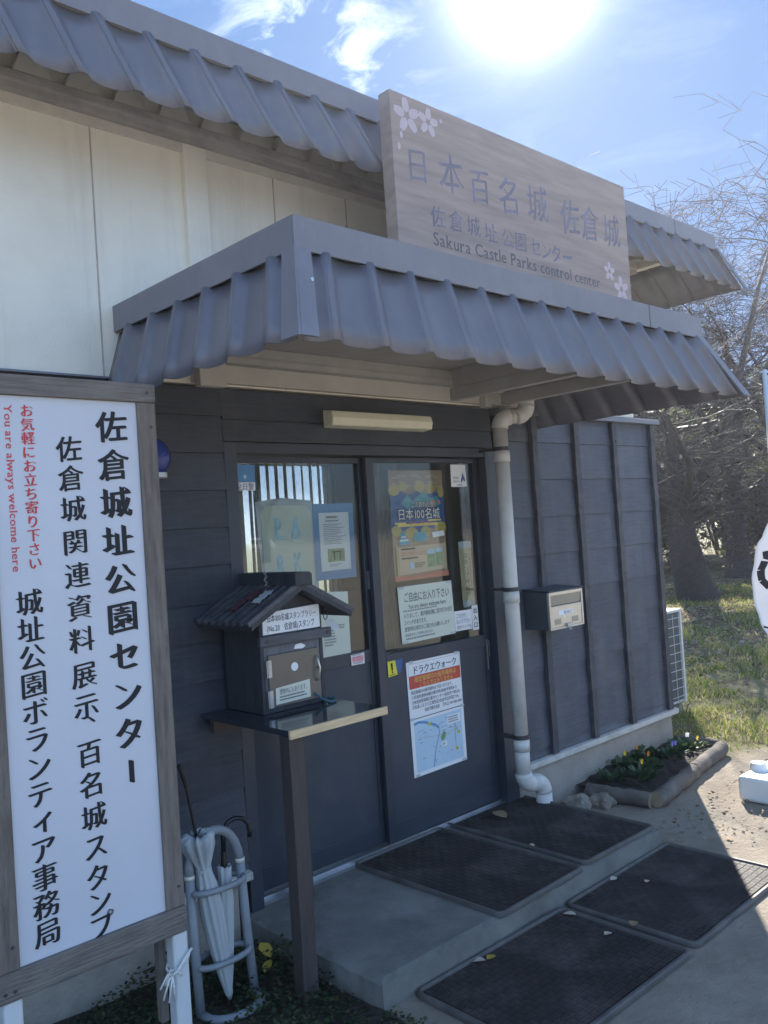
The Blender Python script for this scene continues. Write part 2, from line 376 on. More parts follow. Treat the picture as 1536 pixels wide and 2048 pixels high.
M['log'] = mat('grey_bark_log', (.115,.098,.082), .9, .35, 9, stretch=(1,1,1), bump=1.0, bscale=22, dirt=(.20,.18,.155), dirtamt=.6, dscale=8)
M['logend'] = mat('cut_log_end', (.30,.23,.15), .85, .2, 14)
M['soil'] = mat('dark_bed_soil', (.035,.026,.02), .95, .35, 30, bump=1, bscale=60)
M['rubble'] = mat('broken_concrete', (.24,.205,.165), .95, .3, 12, bump=1.0, bscale=30)
M['racktube'] = mat('grey_rack_tube', (.245,.27,.29), .4, .1, 6, dirt=(.35,.36,.37), dirtamt=.4, dscale=12)
M['ring'] = mat('pale_tube_ring', (.72,.69,.58), .4, .05, 6)
M['umbblack'] = mat('black_plastic', (.010,.011,.014), .3, .1, 6)
M['umbcloth'] = clothmat('white_umbrella_film', (.62,.66,.67), .25, .4)
M['rope'] = mat('white_rope', (.70,.70,.68), .9, .1, 60, bump=.5, bscale=200)
M['whitemetal'] = mat('white_painted_post', (.60,.62,.63), .45, .05, 4, dirt=(.42,.42,.42), dirtamt=.4, dscale=5)
M['acwhite'] = mat('off_white_ac_case', (.68,.68,.65), .5, .04, 5, dirt=(.45,.44,.4), dirtamt=.3, dscale=5)
M['coil'] = mat('condenser_fins', (.10,.10,.10), .6, .3, 30, stretch=(30,30,1))
M['bannercloth'] = clothmat('white_banner_cloth', (.80,.80,.82), .30)
M['tank'] = mat('white_plastic_tank', (.78,.77,.74), .4, .03, 5)
M['bluedome'] = mat('blue_enamel', (.025,.045,.22), .25, .1, 5)
M['bark'] = mat('dark_cherry_bark', (.048,.042,.042), .85, .35, 10, stretch=(1,1,3), bump=.8, bscale=18, dirt=(.08,.07,.065), dirtamt=.4, dscale=6)
M['twigsky'] = mat('dark_twig_bark', (.030,.023,.023), .95, .25, 8, spec=0)
M['twig'] = mat('grey_twig_bark', (.060,.047,.043), .6, .25, 8, spec=.3)
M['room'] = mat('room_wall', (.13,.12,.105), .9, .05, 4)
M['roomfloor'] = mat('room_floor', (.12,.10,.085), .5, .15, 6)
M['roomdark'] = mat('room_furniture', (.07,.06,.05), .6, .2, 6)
M['blind'] = clothmat('pale_blind_slat', (.60,.57,.50), .35)
M['curtain'] = clothmat('beige_curtain', (.48,.43,.36), .35)
M['van'] = mat('white_van_paint', (.78,.79,.80), .3, .02, 3)
M['darkglass'] = mat('dark_vehicle_glass', (.02,.025,.03), .1, .1, 3)
M['tyre'] = mat('tyre', (.02,.02,.02), .8, .1, 9)
M['shrubleaf'] = leafmat('evergreen_leaf', [(.045,.062,.028),(.08,.10,.04),(.15,.17,.05),(.36,.35,.10)], .5, .45)
M['thicket'] = leafmat('thicket_leaf', [(.04,.043,.034),(.062,.062,.042),(.10,.10,.05),(.24,.23,.08)], .45, .6)
M['grass'] = leafmat('grass_blade', [(.12,.145,.035),(.20,.30,.05),(.35,.35,.10),(.45,.40,.17),(.53,.45,.27)], .5, .6)
M['litter'] = leafmat('dry_leaf', [(.13,.09,.06),(.22,.155,.10),(.33,.25,.17),(.44,.36,.26)], .2, .8)
M['leafbrown'] = leafmat('fallen_leaf', [(.26,.17,.09),(.34,.24,.14)], .15, .8)
M['leafpale'] = leafmat('pale_fallen_leaf', [(.55,.48,.38),(.6,.53,.42)], .15, .8)
M['cover'] = leafmat('ground_cover_leaf', [(.016,.028,.015),(.03,.05,.022),(.05,.075,.03),(.10,.09,.03)], .25, .5)
M['pansyleaf'] = leafmat('pansy_leaf', [(.025,.05,.022),(.04,.08,.03),(.06,.115,.04)], .25, .5)
M['fyellow'] = leafmat('yellow_petal', [(.80,.55,.02),(.85,.62,.04)], .3)
M['forange'] = leafmat('orange_petal', [(.70,.20,.02),(.75,.28,.03)], .3)
M['fpurple'] = leafmat('purple_petal', [(.22,.16,.55),(.32,.26,.66)], .3)
M['fwhite'] = leafmat('white_petal', [(.75,.75,.72),(.8,.8,.78)], .3)
M['wood_far'] = leafmat('far_bare_wood', [(.10,.075,.055),(.15,.115,.085),(.09,.10,.05),(.2,.16,.12)], .2, .8)
M['yleaf'] = leafmat('yellowed_leaf', [(.48,.36,.05),(.55,.42,.09)], .3)

# ------------------------------------------------------------------ ground
def ground_material():
    m, N, L, P = nodes('ground_earth')
    tc = N.new('ShaderNodeTexCoord')
    def noise(sc, det=6, ro=.6):
        n = N.new('ShaderNodeTexNoise'); n.inputs['Scale'].default_value = sc; n.inputs['Detail'].default_value = det; n.inputs['Roughness'].default_value = ro
        L.new(tc.outputs['Object'], n.inputs[0]); return n.outputs['Fac']
    def ramp(fac, stops):
        r = N.new('ShaderNodeValToRGB'); L.new(fac, r.inputs[0]); e = r.color_ramp.elements
        while len(e) < len(stops): e.new(.5)
        for i, (p, c) in enumerate(stops): e[i].position = p; e[i].color = rgb(c)
        return r.outputs[0]
    def mth(op, a, b):
        n = N.new('ShaderNodeMath'); n.operation = op
        for i, v in enumerate((a, b)):
            if isinstance(v, (int, float)): n.inputs[i].default_value = v
            else: L.new(v, n.inputs[i])
        return n.outputs[0]
    sep = N.new('ShaderNodeSeparateXYZ'); L.new(tc.outputs['Object'], sep.inputs[0])
    sand = ramp(noise(2.2, 9, .68), [(.3, (.22,.18,.14)), (.5, (.29,.245,.19)), (.72, (.37,.32,.25))])
    turf = ramp(noise(3.5, 9, .7), [(.30, (.085,.066,.040)), (.46, (.15,.125,.066)), (.60, (.22,.20,.08)), (.76, (.32,.25,.165))])
    # turf begins to the right of the wall's end: a ragged line
    f = mth('ADD', mth('MULTIPLY', sep.outputs[0], .55), mth('MULTIPLY', sep.outputs[1], .62))
    f = mth('SUBTRACT', mth('ADD', f, mth('MULTIPLY', noise(1.3), 1.1)), 5.15)
    f = mth('MULTIPLY', f, 3.0)
    cl = N.new('ShaderNodeClamp'); L.new(f, cl.inputs[0])
    mx = N.new('ShaderNodeMix'); mx.data_type = 'RGBA'; L.new(cl.outputs[0], mx.inputs['Factor']); L.new(sand, mx.inputs['A']); L.new(turf, mx.inputs['B'])
    lot = N.new('ShaderNodeMapRange'); L.new(sep.outputs[1], lot.inputs[0])
    lot.inputs['From Min'].default_value = .6; lot.inputs['From Max'].default_value = -2.5
    m3 = N.new('ShaderNodeMix'); m3.data_type = 'RGBA'; L.new(lot.outputs[0], m3.inputs['Factor']); L.new(mx.outputs['Result'], m3.inputs['A'])
    L.new(ramp(noise(.6, 8, .65), [(.3, (.36,.30,.22)), (.7, (.50,.43,.33))]), m3.inputs['B'])  # ground behind the viewer made paler to bounce warm light at the wall
    L.new(m3.outputs['Result'], P.inputs['Base Color']); P.inputs['Roughness'].default_value = .95
    b = N.new('ShaderNodeBump'); b.inputs['Strength'].default_value = .9; b.inputs['Distance'].default_value = .02
    L.new(noise(26, 8, .7), b.inputs['Height']); L.new(b.outputs[0], P.inputs['Normal'])
    return m
def build_ground():
    v = []; f = []
    xs = [-300, -80, -20, -6]+[-3+.5*i for i in range(60)]+[28, 34, 45, 70, 150, 330]
    ys = [-330, -120, -40, -10]+[-3+.5*i for i in range(46)]+[22, 30, 50, 120, 300]
    for y in ys:
        for x in xs:
            z = 0
            if x > 6: z += .03*sin(x*1.7+y*.8)*min(1, (x-6)/3)
            if x > 10: z += min((x-10)*.02, .3)
            if y < -25: z += -.2
            v.append((x, y, z))
    n = len(xs)
    for j in range(len(ys)-1):
        for i in range(n-1):
            a = j*n+i; f.append((a, a+1, a+n+1, a+n))
    kind(raw('ground', v, f, ground_material(), smooth=True), 'structure')
build_ground()
def gz(x, y):
    z = 0
    if x > 6: z += .03*sin(x*1.7+y*.8)*min(1, (x-6)/3)
    if x > 10: z += min((x-10)*.02, .3)
    return z

# concrete entrance slab
def build_slab():
    rr = random.Random(3); v = []; f = []; nx_, ny_ = 60, 30
    for j in range(ny_+1):
        for i in range(nx_+1):
            x = 2.0+1.92*i/nx_; y = 2.29+1.0*j/ny_
            ex = min(i, nx_-i)/1.0; e = 0 if (j > 0 and 0 < i < nx_) else .006+rr.uniform(0, .007)
            dx = rr.uniform(0, .006) if i in (0, nx_) else 0; dy = rr.uniform(0, .007) if j == 0 else 0
            v.append((x+(dx if i == 0 else -dx), y+dy, .1-e+.0012*sin(x*9)*cos(y*11)-.0006))
    w = nx_+1
    f = [(j*w+i, j*w+i+1, (j+1)*w+i+1, (j+1)*w+i) for j in range(ny_) for i in range(nx_)]
    ring = [i for i in range(w)]+[j*w+nx_ for j in range(1, ny_+1)]+[ny_*w+i for i in range(nx_-1, -1, -1)]+[j*w for j in range(ny_-1, 0, -1)]
    k = len(v); v += [(v[i][0], v[i][1]-(.004 if v[i][1] < 2.31 else 0), -.03) for i in ring]
    n = len(ring); f += [(ring[(i+1) % n], ring[i], k+i, k+(i+1) % n) for i in range(n)]
    kind(raw('entrance_slab', v, f, M['slab']), 'structure')
build_slab()

# ------------------------------------------------------------------ text helpers
class Frame:
    """a quad TL, TR, BR, BL; normalised coordinates s to the right, t downwards"""
    def __init__(s, q, off=.0012):
        s.q = [Vector(p) for p in q]; a = s.q[1]-s.q[0]; c = s.q[3]-s.q[0]
        s.n = (c.cross(a)).normalized(); s.off = off
        s.w = a.length; s.h = c.length
    def p(s, u, v, k=1):
        a, b, c, d = s.q
        return (a*(1-u)+b*u)*(1-v)+(d*(1-u)+c*u)*v+s.n*s.off*k
def gl(ch):
    for off in (0.0,):
        if (ch, off) in GL: return off
    return None
def adv(ch, off):
    if ch in ' ': return .3
    if ch == '\u3000': return 1.0
    if ord(ch) > 0x2000: return 1.0
    g = GL[(ch, off)][0]; xs = [p[0] for p in g]
    return max(xs)+.07 if g else .3
def line(mb, fr, text, u0, v0, u1, v1, k=1, bold=0.0, off=0.0, skew=0.0, center=False, pen=None, keep=False):
    """one line of text filling the box (u0,v0)-(u1,v1) of the frame"""
    W = sum(adv(c, off) for c in text)
    wbox = u1-u0
    if keep:                       # keep the letters' own proportions, left or centred
        full = (v1-v0)*fr.h/fr.w*W
        if full < wbox:
            if center: u0 += (wbox-full)/2
            wbox = full
    x = 0
    for ch in text:
        a = adv(ch, off)
        if ch not in ' \u3000':
            vs, fs, be = GL[(ch, off)]
            jobs = pen or [(0, 0)]
            for ji, (dx, dy) in enumerate(jobs):
                mb.add([fr.p(u0+wbox*(x+px+dx)/W, v1-(v1-v0)*(.10+py+dy+skew*(px-.5))/1.0, k+ji*.08) for px, py in vs], fs)
        x += a
def column(mb, fr, text, u, vs, w, h, off=-.018, skew=.10, pen=None, k=1):
    """vertical writing: vs = centre heights of first and last character"""
    n = len(text)
    for i, ch in enumerate(text):
        v = vs[0]+(vs[1]-vs[0])*i/max(1, n-1)
        g, fs, be = GL[(ch, off)]
        for ji, (dx, dy) in enumerate(pen or [(0, 0)]):
            if ch in '佐倉' and off < 0: dx, dy = dx*.42, dy*.42
            pts = []
            for px, py in g:
                px -= .49; py -= .38
                if ch == 'ー': px, py = py*.9, -px*.85
                if ch == '、': px, py = px+.45, py+.45
                if ch == 'ィ': px, py = px+.08, py+.05
                pts.append(fr.p(u+w*(px+dx), v-h*(py+dy+skew*px), k+ji*.08))
            mb.add(pts, fs)
def dashes(mb, fr, u0, v0, u1, v1, rows, fill=.45, k=1, seed=1):
    rr = random.Random(seed); step = (v1-v0)/rows
    for i in range(rows):
        u = u0+rr.uniform(0, .02)*(u1-u0); end = u0+(u1-u0)*rr.uniform(.6, 1)
        while u < end:
            w = (u1-u0)*rr.uniform(.02, .05)
            t = v0+step*i
            mb.add([fr.p(u, t+step*fill, k), fr.p(u+w, t+step*fill, k), fr.p(u+w, t, k), fr.p(u, t, k)], [(0,1,2,3)])
            u += w*1.25
def rect(mb, fr, u0, v0, u1, v1, k=1):
    mb.add([fr.p(u0,v1,k), fr.p(u1,v1,k), fr.p(u1,v0,k), fr.p(u0,v0,k)], [(0,1,2,3)])
def poly(mb, fr, pts, k=1):
    mb.add([fr.p(u, v, k) for u, v in pts], [tuple(range(len(pts)))])
def disc(mb, fr, u, v, ru, rv, k=1, n=14):
    poly(mb, fr, [(u+ru*cos(2*pi*i/n), v-rv*sin(2*pi*i/n)) for i in range(n)], k)
def stroke(mb, fr, pts, w, k=1):
    """a painted line of width w (metres) along normalised points"""
    P = [fr.p(u, v, k) for u, v in pts]
    for a, c in zip(P[:-1], P[1:]):
        d = (c-a)
        if d.length < 1e-6: continue
        s = fr.n.cross(d).normalized()*w/2
        mb.add([a-s, c-s, c+s, a+s], [(0,1,2,3)])
def paper(name, label, cat, quad, m, y, th=.0016, group=None, curl=0):
    """a sheet standing in the x-z plane, quad = (x,z) TL TR BR BL; returns object and its face frame"""
    nx, nz_ = 6, 8
    q = [Vector((a, y, c)) for a, c in quad]
    v = []; f = []
    for j in range(nz_+1):
        for i in range(nx+1):
            s = i/nx; t = j/nz_
            p = (q[0]*(1-s)+q[1]*s)*(1-t)+(q[3]*(1-s)+q[2]*s)*t
            v.append(tuple(p+Vector((0, 0, 0))))
    k = len(v)
    v += [(a, b_+th, c) for a, b_, c in v]
    w = nx+1
    for j in range(nz_):
        for i in range(nx):
            a = j*w+i
            f.append((a, a+w, a+w+1, a+1)); f.append((k+a, k+a+1, k+a+w+1, k+a+w))
    ring = [i for i in range(w)]+[j*w+nx for j in range(1, nz_+1)]+[nz_*w+i for i in range(nx-1, -1, -1)]+[j*w for j in range(nz_-1, 0, -1)]
    for a, b2 in zip(ring, ring[1:]+ring[:1]): f.append((a, b2, k+b2, k+a))
    mb = MB(); mb.add(v, f)
    o = mb.build(name, m); tag(o, label, cat, group)
    return o, Frame(q)
def tape(o, fr, spots, w=.05, h=.014):
    for u, v in spots:
        m = MB(); a, c = w/fr.w/2, h/fr.h/2
        P4 = [fr.p(u-a, v+c, 3), fr.p(u+a, v+c, 3), fr.p(u+a, v-c, 3), fr.p(u-a, v-c, 3)]
        m.hexa(P4, [p+fr.n*.0004 for p in P4]); m.build('tape', M['tape'], o)
def put(mb, name, m, parent): return mb.build(name, m, parent) if mb.v else None

# ------------------------------------------------------------------ corrugated eaves
PROFILE = [(0,.0),(.03,-.006),(.08,-.0115),(.15,-.0155),(.24,-.018),(.36,-.019),(.48,-.0185),(.58,-.0165),(.66,-.0125),(.715,-.007),(.745,-.001),(.765,.004),(.785,.0095),(.815,.0115),(.86,.012),(.905,.0115),(.93,.0095),(.965,.0045)]
def eave_sheet(name, a0, a1, b0, b1, out, parent, phase=0, period=.2, m='sheet'):
    """from the top line a0-a1 down to the bottom line b0-b1, folded ribs along the fall, screws in the ribs"""
    a0, a1, b0, b1 = map(Vector, (a0, a1, b0, b1)); out = Vector(out)
    Lg = (b1-b0).length; rows = 4; cols = []
    k = -1
    while k*period-phase < Lg:
        for t, d in PROFILE:
            x = (k+t)*period-phase
            if 0 <= x <= Lg: cols.append((x/Lg, d))
        k += 1
    cols = [(0, cols[0][1])]+[c for c in cols if .0008 < c[0] < .9992]+[(1, cols[-1][1])]
    v = []; f = []; w = len(cols)
    at = lambda s, t, d: (a0*(1-s)+a1*s)*(1-t)+(b0*(1-s)+b1*s)*t+out*d
    for j in range(rows+1):
        for s, d in cols: v.append(tuple(at(s, j/rows, d)))
    for j in range(rows):
        for i in range(w-1):
            a = j*w+i; f.append((a, a+w, a+w+1, a+1))
    mb = MB(); mb.add(v, f)
    o = mb.build(name, M[m], parent, smooth=True)
    e = o.modifiers.new('fold', 'EDGE_SPLIT'); e.split_angle = radians(24); e.use_edge_sharp = False
    e = o.modifiers.new('solid', 'SOLIDIFY'); e.thickness = .0025; e.offset = -1
    return o

# ------------------------------------------------------------------ the building
BLD = thing('park_office', 'single storey park office with cream upper wall, dark boards below and grey eaves', 'building', (1.0, 3.14, 0))
WX0, WX1, WY, ZB = -3.2, 5.40, 3.14, 2.345
def build_walls():
    # upper plaster wall
    b = MB(); b.box(WX0, WX1, WY, WY+.12, ZB, 3.55)
    w = b.build('upper_wall', M['plaster'], BLD)
    for x in (-.62, .55, 1.517, 2.392, 2.832, 3.7, 4.5):
        j = MB(); j.box(x-.003, x+.003, WY-.0025, WY+.01, ZB+.004, 3.358); j.build('joint', M['joint'], w)
    b = MB(); b.box(1.916, 2.026, WY-.028, WY+.01, ZB+.004, 3.358); b.build('pilaster', M['plaster'], w, bevel=.004)
    b = MB(); b.box(-.3, -.19, WY-.028, WY+.01, ZB+.004, 3.358); b.build('pilaster', M['plaster'], w, bevel=.004)
    # dark flashing under the plaster
    b = MB(); b.prism([(WY-.03,ZB-.012),(WY+.02,ZB-.012),(WY+.02,ZB+.004),(WY-.028,ZB-.004)], 'x', WX0, 1.57); b.build('flashing', M['flash'], BLD)
    # wall moulding under the roof deck
    b = MB(); b.prism([(WY+.01,3.36),(WY-.05,3.36),(WY-.052,3.385),(WY-.065,3.39),(WY-.068,3.425),(WY+.01,3.43)], 'x', WX0, WX1+.1)
    b.build('wall_moulding', M['creamdark'], BLD, bevel=.003)
    b = MB(); b.box(WX0, WX1, WY-.02, WY+.01, 3.325, 3.3595); b.build('moulding_fillet', M['cream'], BLD)
    # closers between the ribs of the roof deck
    x = 1.21-.195*12
    while x < 5.2:
        b = MB(); b.prism([(x,3.4305),(x+.148,3.4305),(x+.112,3.515),(x+.036,3.515)], 'y', WY-.055, WY-.01)
        b.build('deck_closer', M['cream'], BLD, bevel=.002); x += .195
    # other walls of the body (seen by the sun and from the side)
    b = MB(); b.box(WX1-.12, WX1, WY+.121, 6.1, 0, 3.55); b.build('side_wall', M['plaster'], BLD)
    b = MB(); b.box(WX0, WX0+.12, WY+.121, 6.1, 0, 3.55); b.build('side_wall', M['plaster'], BLD)
    b = MB()
    for (x0, x1, z0, z1) in ((WX0+.121, 3.4, .05, 3.55), (5.0, WX1-.121, .05, 3.55), (3.4, 5.0, .05, 1.05), (3.4, 5.0, 2.3, 3.55)):
        b.box(x0, x1, 5.98, 6.1, z0, z1)
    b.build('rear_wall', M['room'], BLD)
build_walls()
def board_wall(name, x0, x1, z0, z1, step, first, y=WY, m='siding'):
    """lapped boards: every board leans out a little at its foot"""
    mb = MB(); z = z0; edges = [z0]
    k = first
    while k < z1-.03:
        if k > z0+.02: edges.append(k)
        k += step
    edges.append(z1)
    for a, c in zip(edges[:-1], edges[1:]):
        mb.add([(x0,y-.011,a+.0015),(x1,y-.011,a+.0015),(x1,y-.002,c),(x0,y-.002,c),(x0,y+.03,a+.0015),(x1,y+.03,a+.0015),(x1,y+.03,c),(x0,y+.03,c)],
               [(0,1,2,3),(5,4,7,6),(1,0,4,5),(3,2,6,7),(0,3,7,4),(2,1,5,6)])
    mb.box(x0, x1, y+.031, y+.10, z0, z1)
    return mb.build(name, M[m], BLD)
def build_lower():
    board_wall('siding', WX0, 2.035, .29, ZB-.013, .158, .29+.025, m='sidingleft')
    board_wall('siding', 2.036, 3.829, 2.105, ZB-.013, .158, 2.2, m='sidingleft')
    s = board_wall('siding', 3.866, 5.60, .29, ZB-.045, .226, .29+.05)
    for x in (4.203, 4.64, 5.085, 5.575):
        b = MB(); n = 14
        # battens with ragged edges
        pts = []
        rr = random.Random(int(x*100))
        for i in range(n+1):
            z = .292+(ZB-.047-.292)*i/n
            e = rr.uniform(-.004, .004)
            pts.append((z, e))
        lo = [(x-.026+e, z) for z, e in pts]; hi = [(x+.026+rr.uniform(-.003,.002), z) for z, e in pts]
        for i in range(n):
            q = [lo[i], hi[i], hi[i+1], lo[i+1]]
            b.hexa([(a, WY-.008, c) for a, c in q], [(a, WY-.035, c) for a, c in q][::1])
        for z in (.40, .85, 1.30, 1.75, 2.18):
            b.tube([(x+rr.uniform(-.004,.004), WY-.0362, z+rr.uniform(-.02,.02)), (x, WY-.034, z)], .0035, 6)
        b.build('batten', M['batten'], s)
    for x in (.35, 1.15):
        b = MB(); b.box(x-.026, x+.026, WY-.033, WY-.008, .292, ZB-.05); b.build('batten', M['batten'], BLD)
    b = MB(); b.prism([(WY-.055,ZB-.043),(WY+.2,ZB-.043),(WY+.2,ZB-.008),(WY-.045,ZB-.008),(WY-.055,ZB-.016)], 'x', 3.86, 5.65); b.build('wall_cap', M['flash'], BLD)
    b = MB(); b.box(5.401, 5.60, WY+.101, 6.0, .29, ZB-.045); b.build('lean_to_side', M['siding'], BLD)
    # base strips and foundation
    for x0, x1 in ((WX0, 2.03), (3.86, 5.66)):
        b = MB(); b.prism([(WY-.042,.252),(WY+.02,.252),(WY+.02,.288),(WY-.02,.289),(WY-.042,.284)], 'x', x0, x1); b.build('base_strip', M['strip'], BLD, bevel=.003)
        b = MB(); b.box(x0, x1-.06, WY-.012, WY+.1, -.05, .251); b.build('foundation', M['concrete'], BLD)
    b = MB(); b.box(2.031, 3.859, 3.31, 3.4, -.05, .099); b.build('foundation', M['concrete'], BLD)
build_lower()

def build_upper_roof():
    r = MB(); r.box(WX0-.4, 6.11, 2.80, 6.6, 3.553, 3.558); r = r.build('roof_deck', M['soffit'], BLD)
    b = MB(); b.box(WX0-.4, 6.112, 2.795, 2.802, 3.552, 3.662); b.box(6.106, 6.113, 2.803, 6.6, 3.552, 3.662); b.box(WX0-.4, 6.105, 2.803, 6.6, 3.63, 3.66)
    f = b.build('fascia', M['flash'], r, bevel=.002)
    for x in (-1.8, 5.52):
        b = MB(); b.box(x-.002, x+.002, 2.7935, 2.796, 3.553, 3.661); b.build('fascia_joint', M['clamp'], f)
    eave_sheet('eave_sheet', (WX0-.4,2.80,3.56), (6.10,2.80,3.56), (WX0-.4,2.71,3.272), (6.28,2.71,3.272), (0,-1,.25), r, phase=.2*.35+.008)
    eave_sheet('eave_sheet', (6.10,2.80,3.56), (6.10,6.6,3.56), (6.30,2.71,3.272), (6.30,6.6,3.272), (1,0,.25), r)
    b = MB(); b.hexa([(6.075,2.785,3.56),(6.118,2.785,3.56),(6.325,2.675,3.262),(6.268,2.675,3.262)][::-1], [(6.075,2.777,3.56),(6.118,2.777,3.56),(6.325,2.667,3.262),(6.268,2.667,3.262)][::-1]); b.build('hip_cap', M['flash'], r)
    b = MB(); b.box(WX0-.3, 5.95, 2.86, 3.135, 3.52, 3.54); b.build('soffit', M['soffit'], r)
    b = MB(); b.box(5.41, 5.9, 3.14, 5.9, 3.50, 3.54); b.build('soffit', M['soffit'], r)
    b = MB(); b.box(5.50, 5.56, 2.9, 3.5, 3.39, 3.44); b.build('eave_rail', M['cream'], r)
build_upper_roof()

def build_porch():
    r = MB(); r.box(1.58, 4.09, 1.99, 3.139, 2.59, 2.612); r = r.build('porch_roof', M['soffit'], BLD)
    b = MB(); b.box(1.57, 4.10, 1.974, 1.982, 2.523, 2.626); b.box(1.568, 1.576, 1.983, 3.138, 2.523, 2.626); b.box(4.094, 4.101, 1.983, 3.138, 2.523, 2.626)
    b.box(1.577, 4.093, 1.983, 3.138, 2.6125, 2.622)
    f = b.build('fascia', M['flash'], r, bevel=.002)
    b = MB(); b.box(3.598, 3.602, 1.9725, 1.975, 2.524, 2.625); b.build('fascia_joint', M['clamp'], f)
    ztop, zb = 2.528, 2.238
    eave_sheet('eave_sheet', (1.60,1.98,ztop), (4.085,1.98,ztop), (1.53,1.89,zb), (4.28,1.89,zb), (0,-1,.25), r, phase=.2*.36)
    eave_sheet('eave_sheet', (1.572,3.136,ztop), (1.572,1.99,ztop), (1.482,3.136,zb), (1.482,1.90,zb), (-1,0,.25), r, phase=.05)
    eave_sheet('eave_sheet', (4.096,1.99,ztop), (4.096,3.136,ztop), (4.30,1.90,zb), (4.30,3.136,zb), (1,0,.25), r, phase=.05)
    # hip caps: two folded flanges each
    for s, xa, xb in ((-1, 1.572, 1.484), (1, 4.098, 4.312)):
        b = MB()
        y0, y1 = 1.976, 1.866
        ya = -.014 if s < 0 else -.012
        b.hexa([(xa-s*.055,y0,ztop),(xb-s*.058,y1,zb-.004),(xb+s*.004,y1,zb-.004),(xa+s*.002,y0,ztop)], [(xa-s*.055,y0+ya/2,ztop),(xb-s*.058,y1+ya,zb-.004),(xb+s*.004,y1+ya,zb-.004),(xa+s*.002,y0+ya/2,ztop)])
        b.hexa([(xa+s*.002,y0-.006,ztop),(xb+s*.004,y1-.012,zb-.004),(xb+s*.004,y1+.07,zb-.004),(xa+s*.002,y0+.055,ztop)], [(xa+s*.008,y0-.006,ztop),(xb+s*.014,y1-.012,zb-.004),(xb+s*.014,y1+.07,zb-.004),(xa+s*.008,y0+.055,ztop)])
        h = b.build('hip_cap', M['flash'], r)
        b = MB(); b.tube([(xb-s*.03+(xa-xb)*.6, y1-.03+(y0-y1)*.6, zb+(ztop-zb)*.6), (xb-s*.03+(xa-xb)*.6, y1-.035+(y0-y1)*.6, zb+(ztop-zb)*.6)], .006, 8); b.build('screw', M['alu'], h)
    # cream ceiling, beams and the strip of wall left above the boards
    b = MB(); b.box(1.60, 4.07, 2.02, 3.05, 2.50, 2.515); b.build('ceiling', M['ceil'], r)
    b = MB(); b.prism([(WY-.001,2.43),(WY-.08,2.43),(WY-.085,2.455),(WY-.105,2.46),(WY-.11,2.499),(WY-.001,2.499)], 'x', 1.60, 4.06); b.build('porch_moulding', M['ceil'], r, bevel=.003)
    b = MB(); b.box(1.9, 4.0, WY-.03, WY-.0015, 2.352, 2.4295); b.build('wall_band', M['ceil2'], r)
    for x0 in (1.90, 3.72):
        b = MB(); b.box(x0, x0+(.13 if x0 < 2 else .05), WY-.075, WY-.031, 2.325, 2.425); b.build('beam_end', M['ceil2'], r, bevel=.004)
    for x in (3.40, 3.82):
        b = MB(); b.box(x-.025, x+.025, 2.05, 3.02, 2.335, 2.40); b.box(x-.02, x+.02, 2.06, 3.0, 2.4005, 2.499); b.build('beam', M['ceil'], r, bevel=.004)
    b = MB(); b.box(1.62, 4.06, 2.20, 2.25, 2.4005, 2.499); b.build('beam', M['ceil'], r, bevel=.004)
build_porch()

